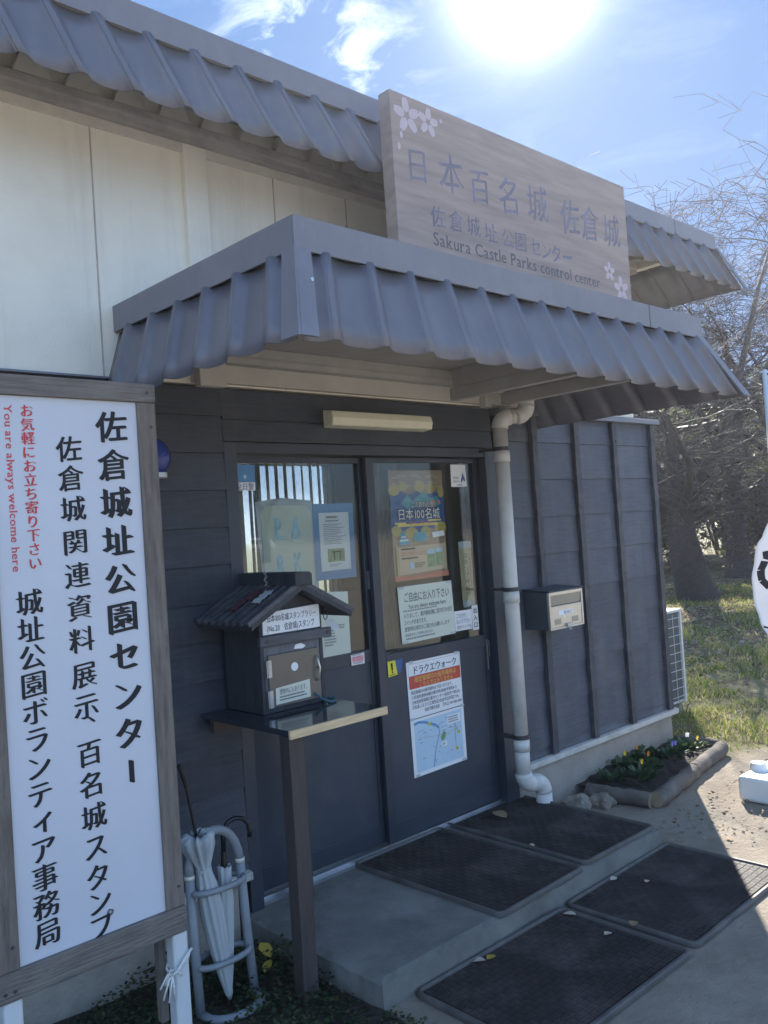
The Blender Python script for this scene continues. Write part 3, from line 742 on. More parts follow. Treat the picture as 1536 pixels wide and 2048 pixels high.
# ------------------------------------------------------------------ doors
def build_doors():
    fr = MB()
    fr.box(2.036, 2.1, 3.132, 3.30, .10, 2.104); fr.box(3.755, 3.865, 3.128, 3.30, .10, 2.104); fr.box(2.1005, 3.7545, 3.135, 3.30, 2.055, 2.104)
    fr.build('door_frame', M['door'], BLD, bevel=.003)
    b = MB(); b.box(2.1005, 3.7545, 3.15, 3.30, .10, .113); b.box(2.1005, 3.7545, 3.176, 3.184, .1135, .125); b.build('door_sill', M['alu'], BLD)
    for (x0, x1, y0, y1, gx0, gx1, gz0, gz1, kind_) in ((2.104, 2.925, 3.218, 3.246, 2.134, 2.873, 1.092, 2.022, 'l'), (2.893, 3.752, 3.182, 3.210, 2.946, 3.712, 1.055, 2.026, 'r')):
        f = MB()
        f.box(x0, gx0, y0, y1, .128, 2.05); f.box(gx1, x1, y0, y1, .128, 2.05)
        f.box(gx0+.0002, gx1-.0002, y0, y1, gz1, 2.05); f.box(gx0+.0002, gx1-.0002, y0, y1, gz0-.062, gz0); f.box(gx0+.0002, gx1-.0002, y0, y1, .128, .215)
        d = f.build('sliding_door', M['door'], BLD, bevel=.0025)
        p = MB(); p.box(gx0-.004, gx1+.004, y0+.012, y0+.016, gz0-.004, gz1+.004); p.build('pane', M['glass'], d)
        k = MB(); k.box(gx0-.004, gx1+.004, y0+.007, y0+.018, .211, gz0-.058); k.build('kick_panel', M['kick'], d)
        if kind_ == 'r':
            h = MB(); h.box(3.722, 3.744, y0-.004, y0-.0003, .86, 1.03); hh = h.build('handle', M['clamp'], d, bevel=.001)
            h = MB(); h.box(3.7205, 3.7235, y0-.007, y0-.0005, .86, 1.03); h.build('handle', M['alu'], d)
            h = MB(); h.box(3.735, 3.7375, y0-.008, y0-.005, .93, 1.02); h.build('handle', M['alu'], d)
        else:
            h = MB(); h.box(2.886, 2.898, y0-.006, y0-.0005, 1.39, 1.48); h.build('latch', M['alu'], d)
    # room behind the glass
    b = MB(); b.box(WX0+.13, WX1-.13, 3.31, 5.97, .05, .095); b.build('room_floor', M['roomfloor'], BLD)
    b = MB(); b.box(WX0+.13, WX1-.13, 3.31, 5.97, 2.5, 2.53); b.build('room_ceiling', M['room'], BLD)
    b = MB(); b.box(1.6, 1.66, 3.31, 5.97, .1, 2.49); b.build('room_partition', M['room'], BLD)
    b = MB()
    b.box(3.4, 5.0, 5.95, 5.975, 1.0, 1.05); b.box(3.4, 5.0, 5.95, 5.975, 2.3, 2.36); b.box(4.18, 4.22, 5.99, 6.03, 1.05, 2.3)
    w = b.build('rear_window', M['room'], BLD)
    b = MB(); b.box(3.4, 5.0, 6.04, 6.046, 1.05, 2.3); b.build('pane', M['glass'], w)
build_doors()
def build_inside():
    t = thing('vertical_blind', 'pale vertical slat blind inside the rear window, seen through the doors', 'blind', (4.2, 5.9, 1.1))
    b = MB(); b.box(3.35, 5.05, 5.88, 5.92, 2.30, 2.335); b.build('blind_rail', M['alu'], t)
    n = 18
    for i in range(n):
        x = 3.42+1.56*i/(n-1); a = radians(38+U(-5,5)); c, s = cos(a)*.042, sin(a)*.042
        b = MB(); b.add([(x-c,5.9-s,1.12),(x+c,5.9+s,1.12),(x+c,5.9+s,2.3),(x-c,5.9-s,2.3),(x-c-.001,5.9-s+.001,1.12),(x+c-.001,5.9+s+.001,1.12),(x+c-.001,5.9+s+.001,2.3),(x-c-.001,5.9-s+.001,2.3)],
                        [(0,1,2,3),(5,4,7,6),(1,0,4,5),(3,2,6,7),(0,3,7,4),(2,1,5,6)])
        b.build('slat', M['blind'], t)
    # low display counter
    t = thing('display_counter', 'dim wooden display counter standing inside behind the left glass door', 'counter', (2.6, 4.9, .1))
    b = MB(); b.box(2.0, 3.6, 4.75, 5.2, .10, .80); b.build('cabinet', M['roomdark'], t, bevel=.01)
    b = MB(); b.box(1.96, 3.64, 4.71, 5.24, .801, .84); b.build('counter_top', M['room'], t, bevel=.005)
    # curtain gathered at the left of the right-hand door
    v = []; f = []; nx, nz_ = 40, 16
    for j in range(nz_+1):
        tt = j/nz_; z = 2.03-1.0*tt
        w = .15*(1-tt)**1 + .03+.06*max(0, tt-.62)*2 if tt < .62 else .045+.16*(tt-.62)
        for i in range(nx+1):
            s = i/nx
            v.append((3.055+w*s, 3.31+.018*sin(s*pi*9+tt*2)+.03*tt, z))
    for j in range(nz_):
        for i in range(nx):
            a = j*(nx+1)+i; f.append((a, a+nx+1, a+nx+2, a+1))
    m = MB(); m.add(v, f)
    o = m.build('curtain', M['curtain'], smooth=True, solid=.002); tag(o, 'beige curtain gathered in just behind the right glass door', 'curtain')
build_inside()

# ------------------------------------------------------------------ rooftop sign
SERIF = set('SakurCtlePcoshnYwym')
def serif_line(mb, fr, text, u0, v0, u1, v1, weight=.012):
    """Latin line with small serifs added at the ends of upright strokes"""
    off = 0.0; W = sum(adv(c, off) for c in text); x = 0
    mp = lambda px, py, k=1: fr.p(u0+(u1-u0)*(x+px)/W, v1-(v1-v0)*(.22+py), k)
    for ch in text:
        if ch != ' ':
            vs, fs, be = GL[(ch, off)]
            for ji, dx in enumerate((0, .022)):
                mb.add([mp(px+dx, py, 1+ji*.06) for px, py in vs], fs)
            done = []
            for a, c in be:
                (xa, ya), (xb, yb) = vs[a], vs[c]
                if abs(ya-yb) < .006 and .04 < abs(xa-xb) < .17 and ch not in 'Sacoe':
                    xm0, xm1 = min(xa, xb), max(xa, xb)
                    up = ya > .3
                    if any(abs(d[0]-xm0) < .02 and abs(d[1]-ya) < .02 for d in done): continue
                    done.append((xm0, ya))
                    e = .055; h = .035
                    y0, y1 = (ya-h, ya) if up else (ya, ya+h)
                    l0 = xm0-e; l1 = xm1+.022+(e if not (up and ch in 'kurlnmht') else 0)
                    mb.add([mp(l0, y0, 1.15), mp(l1, y0, 1.15), mp(l1, y1, 1.15), mp(l0, y1, 1.15)], [(0,1,2,3)])
        x += adv(ch, off)+.02*0
PEN = [(-.042+.014*i, .018-.006*i) for i in range(7)]
PEN3 = [(-.056+.014*i, .026-.0065*i) for i in range(9)]
PENTOP = [(-.024+.012*i, .018-.009*i) for i in range(5)]
def build_roof_sign():
    t = thing('rooftop_sign', 'wide wooden sign with pink blossoms and blue lettering paled by painted-in glare above the porch roof', 'sign', (3.6, 2.6, 2.62))
    x0, x1, z0, z1 = 2.645, 4.548, 2.83, 3.596
    b = MB(); b.box(x0, x1, 2.60, 2.672, z0, z1); bd = b.build('sign_board', M['signwood'], t, bevel=.004)
    for x in (2.8, 4.4):
        b = MB(); b.box(x-.03, x+.03, 2.675, 2.735, 2.623, 3.3); b.build('post', M['flash'], t)
    fr = Frame([(x0,2.60,z1),(x1,2.60,z1),(x1,2.60,z0),(x0,2.60,z0)])
    nx = lambda x: (x-x0)/(x1-x0)
    nz_ = lambda z: (z1-z)/(z1-z0)
    m = MB()
    for ch, x, z, h in (('日',2.79,3.292,.155),('本',3.015,3.304,.185),('百',3.216,3.294,.165),('名',3.441,3.297,.185),('城',3.676,3.309,.19),('佐',3.966,3.30,.185),('倉',4.156,3.30,.185),('城',4.374,3.30,.185)):
        column(m, fr, ch, nx(x), (nz_(z), nz_(z)), h*1.0/fr.w, h*1.1/fr.h, skew=.12, pen=PENTOP, off=-.018)
    column(m, fr, '、', nx(4.44), (nz_(3.235), nz_(3.235)), .12/fr.w, .12/fr.h, skew=0)
    put(m, 'lettering', M['signink'], bd)
    m = MB()
    for ch, x, z in (('佐',2.906,3.084),('倉',3.029,3.089),('城',3.151,3.089),('址',3.277,3.082),('公',3.41,3.08),('園',3.514,3.08),('セ',3.635,3.077),('ン',3.725,3.074),('タ',3.814,3.072),):
        column(m, fr, ch, nx(x), (nz_(z), nz_(z)), .105/fr.w, .105/fr.h, skew=.06, pen=PENTOP, off=-.018)
    stroke(m, fr, [(nx(3.875), nz_(3.068)), (nx(3.955), nz_(3.074))], .016)
    put(m, 'lettering', M['signink'], bd)
    m = MB(); serif_line(m, fr, 'Sakura Castle Parks control center', nx(2.862), nz_(3.017), nx(4.222), nz_(2.930)); put(m, 'lettering', M['signink2'], bd)
    def blossom(cx, cz, r, rot=0, petals=5):
        m = MB()
        for k in range(petals):
            a = rot+2*pi*k/5+pi/2; pts = []
            n = 12
            for i in range(n):
                th = 2*pi*i/n
                lx = .56*r+.40*r*cos(th); ly = .21*r*sin(th)*(1.15-.25*cos(th))
                if i == 0: lx -= .12*r
                pts.append((nx(cx+lx*cos(a)-ly*sin(a)), nz_(cz+lx*sin(a)+ly*cos(a))))
            poly(m, fr, pts)
        put(m, 'blossom', M['petal'], bd)
    blossom(2.745, 3.503, .092, .12); blossom(2.882, 3.512, .075, -.1)
    m = MB(); disc(m, fr, nx(2.968), nz_(3.541), .008/fr.w, .010/fr.h); put(m, 'petal', M['petal'], bd)
    for (cx, cz) in ((2.702, 3.408), (2.684, 3.352)):
        m = MB(); disc(m, fr, nx(cx), nz_(cz), .009/fr.w, .016/fr.h); put(m, 'petal', M['petal'], bd)
    blossom(4.325, 3.06, .062, 0); blossom(4.44, 2.975, .085, .1)
build_roof_sign()

# ------------------------------------------------------------------ the standing sign at the left
def build_standing_sign():
    t = thing('standing_sign', 'tall white notice board with black and red vertical writing in a weathered timber frame', 'sign', (1.07, 2.46, 0))
    y0, y1 = 2.45, 2.505
    lx0, lx1, rx0, rx1 = .783, .845, 1.287, 1.349
    for a, c in ((lx0, lx1), (rx0, rx1)):
        b = MB(); b.box(a, c, y0, y1, .557, 2.127); p = b.build('frame_post', M['oldwood'], t, bevel=.003)
        for z in (2.05, .62):
            b = MB(); b.tube([((a+c)/2+.012, y0-.0015, z), ((a+c)/2+.012, y0+.004, z)], .005, 8); b.build('nail', M['clamp'], p)
    b = MB(); b.box(lx0, rx1+.001, y0-.004, y1+.004, 2.1275, 2.186); p = b.build('frame_rail', M['oldwoodx'], t, bevel=.004)
    for x in (.81, 1.32):
        b = MB(); b.tube([(x, y0-.006, 2.157), (x, y0, 2.157)], .005, 8); b.build('nail', M['clamp'], p)
    b = MB(); b.box(lx0, rx1+.002, y0-.005, y1+.004, .478, .5565); p = b.build('frame_rail', M['oldwoodx'], t, bevel=.004)
    for x in (.80, .825):
        b = MB(); b.tube([(x, y0-.007, .505), (x, y0, .505)], .005, 8); b.build('nail', M['clamp'], p)
    for x in (.822, 1.328):
        b = MB(); b.box(x-.026, x+.026, y1-.052, y1-.002, -.05, .4775); b.build('post', M['whitemetal'], t, bevel=.008, seg=3)
    for x in (1.29,):
        b = MB(); b.box(x-.012, x+.012, y1+.001, y1+.028, .2, .50); b.build('brace', M['oldwood'], t)
    b = MB(); b.box(lx1, rx0, y0+.010, y0+.024, .557, 2.127); bd = b.build('board', M['signwhite'], t)
    yb = y0+.010
    fr = Frame([(lx1,yb,2.127),(rx0,yb,2.127),(rx0,yb,.557),(lx1,yb,.557)])
    W, H = rx0-lx1, 2.127-.557
    nx = lambda x: (x-lx1)/W
    nz_ = lambda z: (2.127-z)/H
    m = MB()
    column(m, fr, '佐倉城址公園センター', nx(1.202), (nz_(2.049), nz_(1.005)), .104/W, .100/H, pen=PEN3)
    put(m, 'lettering', M['black'], bd)
    m = MB()
    s = '佐倉城関連資料展示、百名城スタンプ'
    # measured heights of the characters in this column
    zs = [1.979, 1.893, 1.802, 1.705, 1.608, 1.513, 1.418, 1.316, 1.225, 1.17, 1.087, .996, .903, .815, .728, .655, .585]
    for ch, z in zip(s, zs):
        i = s.index(ch)
        x = 1.066+(1.979-z)*.010
        column(m, fr, ch, nx(x), (nz_(z+.0), nz_(z)), .080/W, .080/H, pen=PEN)
    put(m, 'lettering', M['black'], bd)
    m = MB()
    column(m, fr, '城址公園ボランティア事務局', nx(.926), (nz_(1.543), nz_(.622)), .078/W, .078/H, pen=PEN)
    put(m, 'lettering', M['black'], bd)
    m = MB()
    column(m, fr, 'お気軽にお立ち寄り下さい', nx(.949), (nz_(2.086), nz_(1.652)), .040/W, .040/H, pen=PEN)
    # the English line runs downwards, turned a quarter to the right
    q = fr.q
    rot = Frame([fr.p(nx(.911), nz_(2.10), 0), fr.p(nx(.911), nz_(1.63), 0), fr.p(nx(.880), nz_(1.63), 0), fr.p(nx(.880), nz_(2.10), 0)])
    serif_line(m, rot, 'You are always welcome here', 0, 0, 1, 1)
    put(m, 'lettering', M['red'], bd)
    # rope tied round the post
    t = thing('rope_tassel', 'frayed white rope tied round the right post of the standing sign', 'rope', (1.328, 2.45, .37))
    z = .385; b = MB()
    b.tube([(1.328+.036*cos(a)*1.0, 2.478+.034*sin(a), z+.02*cos(a)) for a in [2*pi*i/14 for i in range(15)]], .0042, 6); b.build('loop', M['rope'], t, smooth=True)
    kx, ky, kz = 1.288, 2.444, .365
    b = MB(); b.tube([(1.36, 2.446, .42), (1.33, 2.440, .398), (1.305, 2.438, .375), (kx, ky-.003, kz)], .0045, 6); b.build('cord', M['rope'], t, smooth=True)
    for dx, dz, bend in ((-.045,-.025,.02),(-.036,-.06,.015),(-.018,-.075,.006),(.002,-.078,-.006),(.03,-.012,.01),(-.028,-.02,.03)):
        b = MB(); b.tube([(kx, ky, kz), (kx+dx*.5+bend*.2, ky-.006, kz+dz*.35+bend), (kx+dx, ky-.004, kz+dz)], [.0038,.0036,.003], 5); b.build('strand', M['rope'], t, smooth=True)
build_standing_sign()

# ------------------------------------------------------------------ lamp, pipe, letterbox, round blue thing
def build_fittings():
    t = thing('wall_lamp', 'long cream fluorescent lamp fixed to the dark wall above the doors', 'lamp', (2.89, 3.13, 2.2))
    b = MB(); b.box(2.60, 3.18, 3.085, 3.137, 2.185, 2.245); b.build('housing', M['lampbody'], t, bevel=.004)
    b = MB(); b.prism([(3.084,2.172),(3.018,2.178),(3.010,2.215),(3.020,2.246),(3.084,2.256)], 'x', 2.555, 3.223); b.build('diffuser', M['lamp'], t, bevel=.006, seg=3)
    # rainwater pipe
    t = thing('drainpipe', 'pale plastic drainpipe with bent top and foot running down beside the right door', 'drainpipe', (3.755, 3.0, .1))
    X, Y, r = 3.752, 3.005, .041
    def arc(c, p, q, n=7):          # quarter bend from p round centre c to q
        c = Vector(c); a = Vector(p)-c; d = Vector(q)-c
        return [c+a*cos(pi/2*i/n)+d*sin(pi/2*i/n) for i in range(n+1)]
    d = Vector((.80, -.60, 0)).normalized()
    top = Vector((X, Y, 2.20))
    R1 = .062
    pts = [Vector((X, Y, .44)), top]+arc(top+d*R1, top, top+d*R1+Vector((0,0,R1)))
    e = pts[-1]; e2 = e+d*.035
    pts += [e2]+arc(e2+Vector((0,0,R1)), e2, e2+Vector((0,0,R1))+d*R1)
    pts += [pts[-1]+Vector((0,0,.12))]
    b = MB(); b.tube(pts[0:2], r, 24); b.build('pipe', M['pvc'], t, smooth=True)
    b = MB(); b.tube(pts[2:10], r*1.13, 24); b.build('bend', M['pvc'], t, smooth=True)
    b = MB(); b.tube([e, e2], r, 24); b.build('pipe', M['pvc'], t, smooth=True)
    b = MB(); b.tube(pts[11:19], r*1.13, 24); b.build('bend', M['pvc'], t, smooth=True)
    b = MB(); b.tube(pts[-2:], r*1.12, 24); b.build('pipe', M['pvc'], t, smooth=True)
    for z in (2.05, 1.27, .455):
        b = MB(); b.tube([(X,Y,z-.035),(X,Y,z+.03)], r*1.10, 24); b.build('socket', M['pvc'], t, smooth=True)
    for z in (2.085, 1.31, .50):
        b = MB(); b.tube([(X,Y,z-.011),(X,Y,z+.011)], r*1.16, 24)
        b.box(X-.045, X-.012, Y+.03, WY-.012, z-.008, z+.008); b.build('bracket', M['clamp'], t)
    f = Vector((X, Y, .30)); dx = Vector((1, -.12, 0)).normalized()
    b = MB(); b.tube([Vector((X,Y,.46)), f], r*1.0, 24); b.build('pipe', M['pvc'], t, smooth=True)
    R2 = .068
    p1 = arc(f+dx*R2, f, f+dx*R2-Vector((0,0,R2)))
    g = p1[-1]; g2 = g+dx*.012
    p2 = arc(g2-Vector((0,0,R2)), g2, g2-Vector((0,0,R2))+dx*R2)
    b = MB(); b.tube(p1, r*1.15, 24); b.build('bend', M['pvc'], t, smooth=True)
    b = MB(); b.tube([g-dx*.004, g2+dx*.004], r*1.2, 24); b.build('socket', M['pvc'], t, smooth=True)
    b = MB(); b.tube(p2, r*1.15, 24); b.build('bend', M['pvc'], t, smooth=True)
    b = MB(); b.tube([p2[-1], p2[-1]-Vector((0,0,.25))], r*1.12, 24); b.build('pipe', M['pvc'], t, smooth=True)
    # letterbox
    t = thing('letterbox', 'steel fronted letterbox with white name tag on the dark boarded wall right of the drainpipe', 'letterbox', (4.18, 3.05, 1.05))
    x0, x1, y0, z0, z1 = 4.015, 4.348, 2.952, 1.047, 1.262
    b = MB(); b.prism([(y0+.012,z0),(WY-.012,z0),(WY-.012,z1+.01),(y0+.012,z1)], 'x', x0+.004, x1-.004); bo = b.build('case', M['boxgreen'], t, bevel=.003)
    b = MB(); b.prism([(y0-.012,z1+.004),(WY-.012,z1+.016),(WY-.012,z1+.020),(y0-.012,z1+.009)], 'x', x0-.004, x1+.010); b.build('lid', M['boxgreen'], t)
    b = MB()
    b.box(x0, x0+.016, y0-.006, y0+.011, z0, z1); b.box(x1-.016, x1, y0-.006, y0+.011, z0, z1); b.box(x0+.0162, x1-.0162, y0-.006, y0+.011, z1-.020, z1); b.box(x0+.0162, x1-.0162, y0-.006, y0+.011, z0, z0+.010)
    b.build('front_frame', M['steel'], t, bevel=.002)
    b = MB(); b.hexa([(x0+.017,y0+.008,z0+.138),(x1-.017,y0+.008,z0+.138),(x1-.017,y0+.002,z1-.0205),(x0+.017,y0+.002,z1-.0205)], [(x0+.017,y0+.004,z0+.138),(x1-.017,y0+.004,z0+.138),(x1-.017,y0-.002,z1-.0205),(x0+.017,y0-.002,z1-.0205)]); b.build('flap', M['steeldk'], t)
    b = MB(); b.box(x0+.017, x1-.017, y0-.002, y0+.008, z0+.011, z0+.134); b.box(x0+.017, x1-.017, y0-.006, y0+.004, z0+.126, z0+.133); fp = b.build('front_panel', M['steel'], t, bevel=.0015)
    for cx in (x0+.075, x1-.085):
        b = MB(); b.box(cx-.032, cx+.032, y0-.0035, y0-.0022, z0+.028, z0+.060); b.build('peep_window', M['steeldk'], fp, bevel=.0005)
    b = MB(); b.box(x0+.085, x1-.105, y0-.0035, y0-.0022, z0+.078, z0+.106); tg = b.build('name_tag', M['paper'], fp)
    fr = Frame([(x0+.085,y0-.0035,z0+.106),(x1-.105,y0-.0035,z0+.106),(x1-.105,y0-.0035,z0+.078),(x0+.085,y0-.0035,z0+.078)], .0006)
    m = MB(); line(m, fr, '投函口', .35, .12, .95, .88); put(m, 'lettering', M['inkgrey'], tg)
    b = MB(); b.box(x0+.135, x0+.148, y0-.0035, y0-.0022, z0+.058, z0+.077); b.build('tape_scrap', M['paper'], fp)
    b = MB(); b.box(x0+.150, x0+.205, y0-.016, y0-.006, z0+.008, z0+.026); b.tube([(x0+.168,y0-.012,z0+.010),(x0+.164,y0-.018,z0-.008),(x0+.176,y0-.018,z0-.012),(x0+.180,y0-.012,z0+.008)], .0032, 6); b.build('hasp', M['alu'], t)
    # round blue fitting behind the sign post
    t = thing('blue_fitting', 'round blue enamel fitting on the boards, half hidden behind the sign post', 'wall fitting', (1.70, 3.11, 2.03))
    b = MB(); b.tube([(1.685,3.126,2.03),(1.685,3.09,2.03),(1.685,3.07,2.03),(1.685,3.06,2.03)], [.075,.073,.055,.02], 24); b.build('dome', M['bluedome'], t, smooth=True)
    b = MB(); b.tube([(1.685,3.10,1.945),(1.685,3.10,1.965)], .05, 20); b.build('rim', M['whitemetal'], t)
build_fittings()

# ------------------------------------------------------------------ stamp table and stamp box
def build_table():
    t = thing('side_table', 'narrow black topped table with pale wood edge and square brown leg', 'table', (1.9, 2.52, 0))
    x0, x1, y0, y1, z = 1.845, 2.322, 2.52, 3.115, .982
    b = MB(); b.box(x0, x1, y0+.0125, y1, z-.022, z); b.build('table_top', M['tabletop'], t, bevel=.002)
    b = MB(); b.box(x0-.002, x1+.002, y0, y0+.012, z-.030, z+.001); b.build('edge_strip', M['edgewood'], t, bevel=.0015)
    b = MB(); b.box(x0+.006, x0+.072, y0+.022, y0+.082, -.05, z-.0225); b.build('leg', M['postdark'], t, bevel=.003)
    b = MB(); b.box(x0+.02, x1-.02, y1-.05, y1-.02, z-.08, z-.0225); b.build('rear_rail', M['postdark'], t)
    b = MB(); b.box(x1-.06, x1-.014, y1-.062, y1-.02, .1, z-.081); b.build('leg', M['postdark'], t, bevel=.003)
build_table()
def build_stamp_box():
    t = thing('stamp_box', 'little dark wooden house shaped stamp box with ribbed roof standing on the black table', 'stamp box', (2.11, 2.95, .983))
    x0, x1, y0, y1, z0, z1 = 1.955, 2.272, 2.838, 3.095, .983, 1.375
    cx = (x0+x1)/2
    b = MB()
    b.box(x0, x0+.018, y0, y1, z0, z1); b.box(x1-.018, x1, y0, y1, z0, z1); b.box(x0+.0185, x1-.0185, y1-.018, y1, z0, z1)
    b.box(x0+.0185, x1-.0185, y0+.004, y1-.0185, z0, z0+.02)
    b.build('case', M['boxwood'], t, bevel=.002)
    b = MB(); b.box(x0+.0185, x0+.033, y0+.002, y0+.016, z0+.0205, z1); b.box(x1-.033, x1-.0185, y0+.002, y0+.016, z0+.0205, z1); b.box(x0+.0335, x1-.0335, y0+.002, y0+.016, 1.212, z1)
    b.build('front_frame', M['boxfront'], t, bevel=.001)
    # gable
    b = MB(); b.prism([(x0,z1),(x1,z1),(cx,z1+.105)], 'y', y0+.002, y0+.02); b.build('gable', M['boxwood'], t)
    # label board over the cross rail
    b = MB(); b.hexa([(x0+.012,y0-.004,1.297),(x1-.018,y0-.004,1.297),(x1-.018,y0-.004,1.392),(x0+.012,y0-.004,1.382)], [(x0+.012,y0-.011,1.297),(x1-.018,y0-.011,1.297),(x1-.018,y0-.011,1.392),(x0+.012,y0-.011,1.382)])
    lb = b.build('label_board', M['paper'], t)
    fr = Frame([(x0+.012,y0-.011,1.390),(x1-.018,y0-.011,1.390),(x1-.018,y0-.011,1.297),(x0+.012,y0-.011,1.297)])
    m = MB(); line(m, fr, '日本100名城スタンプラリー', .07, .16, .94, .50, skew=.08); line(m, fr, '(No.20\u3000佐倉城)スタンプ', .06, .56, .90, .92, skew=.08); put(m, 'lettering', M['black'], lb)
    b = MB(); b.box(x0-.012, x1+.034, y0-.022, y0-.0005, 1.250, 1.290); rl = b.build('cross_rail', M['boxrail'], t, bevel=.003)
    for x in (x0+.02, x1+.012):
        b = MB(); b.tube([(x,y0-.0245,1.270),(x,y0-.022,1.270)], .008, 10); b.build('bolt', M['postdark'], rl)
    # door
    b = MB(); b.box(1.985, 2.240, y0-.008, y0+.0015, 1.006, 1.212); d = b.build('door', M['boxdoor'], t, bevel=.001)
    b = MB(); b.tube([(2.112,y0-.0095,1.152),(2.112,y0-.0078,1.152)], .0175, 20); b.build('peep_hole', M['paper'], d)
    b = MB(); b.hexa([(2.010,y0-.0085,1.015),(2.184,y0-.0085,1.018),(2.184,y0-.0085,1.090),(2.012,y0-.0085,1.080)], [(2.010,y0-.0098,1.015),(2.184,y0-.0098,1.018),(2.184,y0-.0098,1.090),(2.012,y0-.0098,1.080)]); nt_ = b.build('door_note', M['paperw'], d)
    fr = Frame([(2.012,y0-.0098,1.085),(2.184,y0-.0098,1.090),(2.184,y0-.0098,1.018),(2.010,y0-.0098,1.015)], .0006)
    m = MB(); line(m, fr, '建物内にもあります。', .10, .14, .95, .50, skew=.06); dashes(m, fr, .1, .58, .95, .92, 2, seed=3); put(m, 'lettering', M['inkgrey'], nt_)
    for z in (1.16, 1.04):
        b = MB(); b.box(1.974, 1.998, y0-.0105, y0-.0085, z-.034, z+.034); b.tube([(1.982,y0-.011,z-.034),(1.982,y0-.011,z+.034)], .0045, 8)
        for dz in (-.022, 0, .022): b.tube([(1.992,y0-.0125,z+dz),(1.992,y0-.0105,z+dz)], .0035, 8)
        b.build('hinge', M['alu'], d)
    b = MB(); b.tube([(2.222,y0-.006,1.178),(2.222,y0-.022,1.168),(2.226,y0-.030,1.13),(2.222,y0-.022,1.088),(2.222,y0-.006,1.078)], .0048, 8); b.build('handle', M['steel'], d, smooth=True)
    b = MB(); b.tube([(2.235,y0-.010,1.133),(2.228,y0-.02,1.128)], .005, 6); b.build('latch', M['alu'], d)
    # torn white scrap above the door
    m = MB(); m.add([(2.120,y0-.0012,1.222),(2.165,y0-.0012,1.218),(2.180,y0-.0012,1.228),(2.158,y0-.0012,1.241),(2.128,y0-.0012,1.238),(2.120,y0+.0005,1.222),(2.165,y0+.0005,1.218),(2.180,y0+.0005,1.228),(2.158,y0+.0005,1.241),(2.128,y0+.0005,1.238)],
                   [(0,1,2,3,4),(9,8,7,6,5),(0,5,6,1),(1,6,7,2),(2,7,8,3),(3,8,9,4),(4,9,5,0)]); m.build('label_scrap', M['paper'], t)
    # roof: two slopes, left one covered with ribs
    ya, yb = 2.745, 3.128
    ex0, ex1, ze, zr = cx-.255, cx+.250, 1.352, 1.487
    for s, ex in ((-1, ex0), (1, ex1)):
        b = MB(); b.hexa([(cx,ya,zr-.022),(cx,yb,zr-.022),(ex,yb,ze-.022),(ex,ya,ze-.022)], [(cx,ya,zr),(cx,yb,zr),(ex,yb,ze),(ex,ya,ze)]) if s < 0 else b.hexa([(ex,ya,ze-.022),(ex,yb,ze-.022),(cx,yb,zr-.022),(cx,ya,zr-.022)], [(ex,ya,ze),(ex,yb,ze),(cx,yb,zr),(cx,ya,zr)])
        rf = b.build('roof', M['boxwood'], t)
        for k in range(8):
            yy = ya+.012+(yb-ya-.024)*k/7
            b = MB(); b.bar((cx+s*.01,yy,zr+.004), (ex+s*.012,yy,ze+.002), .022, .022); b.build('roof_batten', M['boxrail'], rf, bevel=.002)
    b = MB(); b.prism([(cx-.042,zr-.004),(cx+.042,zr-.004),(cx+.042,zr+.040),(cx+.028,zr+.048),(cx-.042,zr+.048)], 'y', ya-.012, yb); b.build('ridge_beam', M['boxwood'], t, bevel=.002)
    # chain lying on the roof
    c = thing('roof_chain', 'thin bright chain with cloth scraps lying across the stamp box roof', 'chain', (2.05, 2.93, 1.5))
    pts = []
    for i in range(16):
        s = i/15
        pts.append((cx-.01-.10*s, 2.98-.14*s+.008*sin(i*1.3), zr+.056-.005 if s < .3 else zr+.052-.075*(s-.3)+.004))
    for i, (a, d2) in enumerate(zip(pts[:-1], pts[1:])):
        a = Vector(a); d2 = Vector(d2); mid = (a+d2)/2; ax = (d2-a).normalized(); sd = ax.cross(Vector((0,0,1))).normalized()
        if i % 2: sd = ax.cross(sd).normalized()
        b = MB(); b.tube([mid+ax*.0075*cos(q)+sd*.0038*sin(q) for q in [2*pi*k/8 for k in range(9)]], .0013, 5); b.build('link', M['alu'], c)
    b = MB()
    def rag(cx_, cy_, cz_, w, h, m_):
        g = MB(); n = 7; vs = []
        for j in range(n+1):
            for i in range(n+1):
                u, v_ = i/n-.5, j/n-.5
                vs.append((cx_+u*w, cy_+v_*h, cz_+.53*u*w+.010*abs(sin(i*1.9+j*1.1))+.004*cos(j*2.3)))
        g.add(vs, [(j*(n+1)+i, j*(n+1)+i+1, (j+1)*(n+1)+i+1, (j+1)*(n+1)+i) for j in range(n) for i in range(n)])
        return g.build('rag', m_, c, smooth=True, solid=.002)
    rag(cx-.125, 2.85, zr-.045, .075, .06, M['tape']); rag(cx-.115, 2.93, zr-.040, .07, .07, M['maroon']); rag(cx-.18, 2.94, zr-.075, .06, .05, M['maroon'])
    # blue cord with a loop on the table
    c = tag(MB().tube([(2.205,y0-.012,1.028),(2.225,y0-.03,1.004),(2.245,y0-.05,.990),(2.262,y0-.055,.988),(2.285,y0-.045,.988),(2.302,y0-.02,.988),(2.308,y0+.01,.990),(2.298,y0+.018,.994),(2.290,y0+.008,.995),(2.300,y0-.004,.996)], .0048, 8).build('twisted_rope', M['cord'], smooth=True), 'thin blue twisted cord trailing from the stamp box onto the table top', 'cord')
    # key tag that hangs at the right of the roof
    c = thing('hanging_tag', 'small oval tag and crumpled slip hanging under the right eave of the stamp box', 'tag', (2.29, 2.83, 1.33))
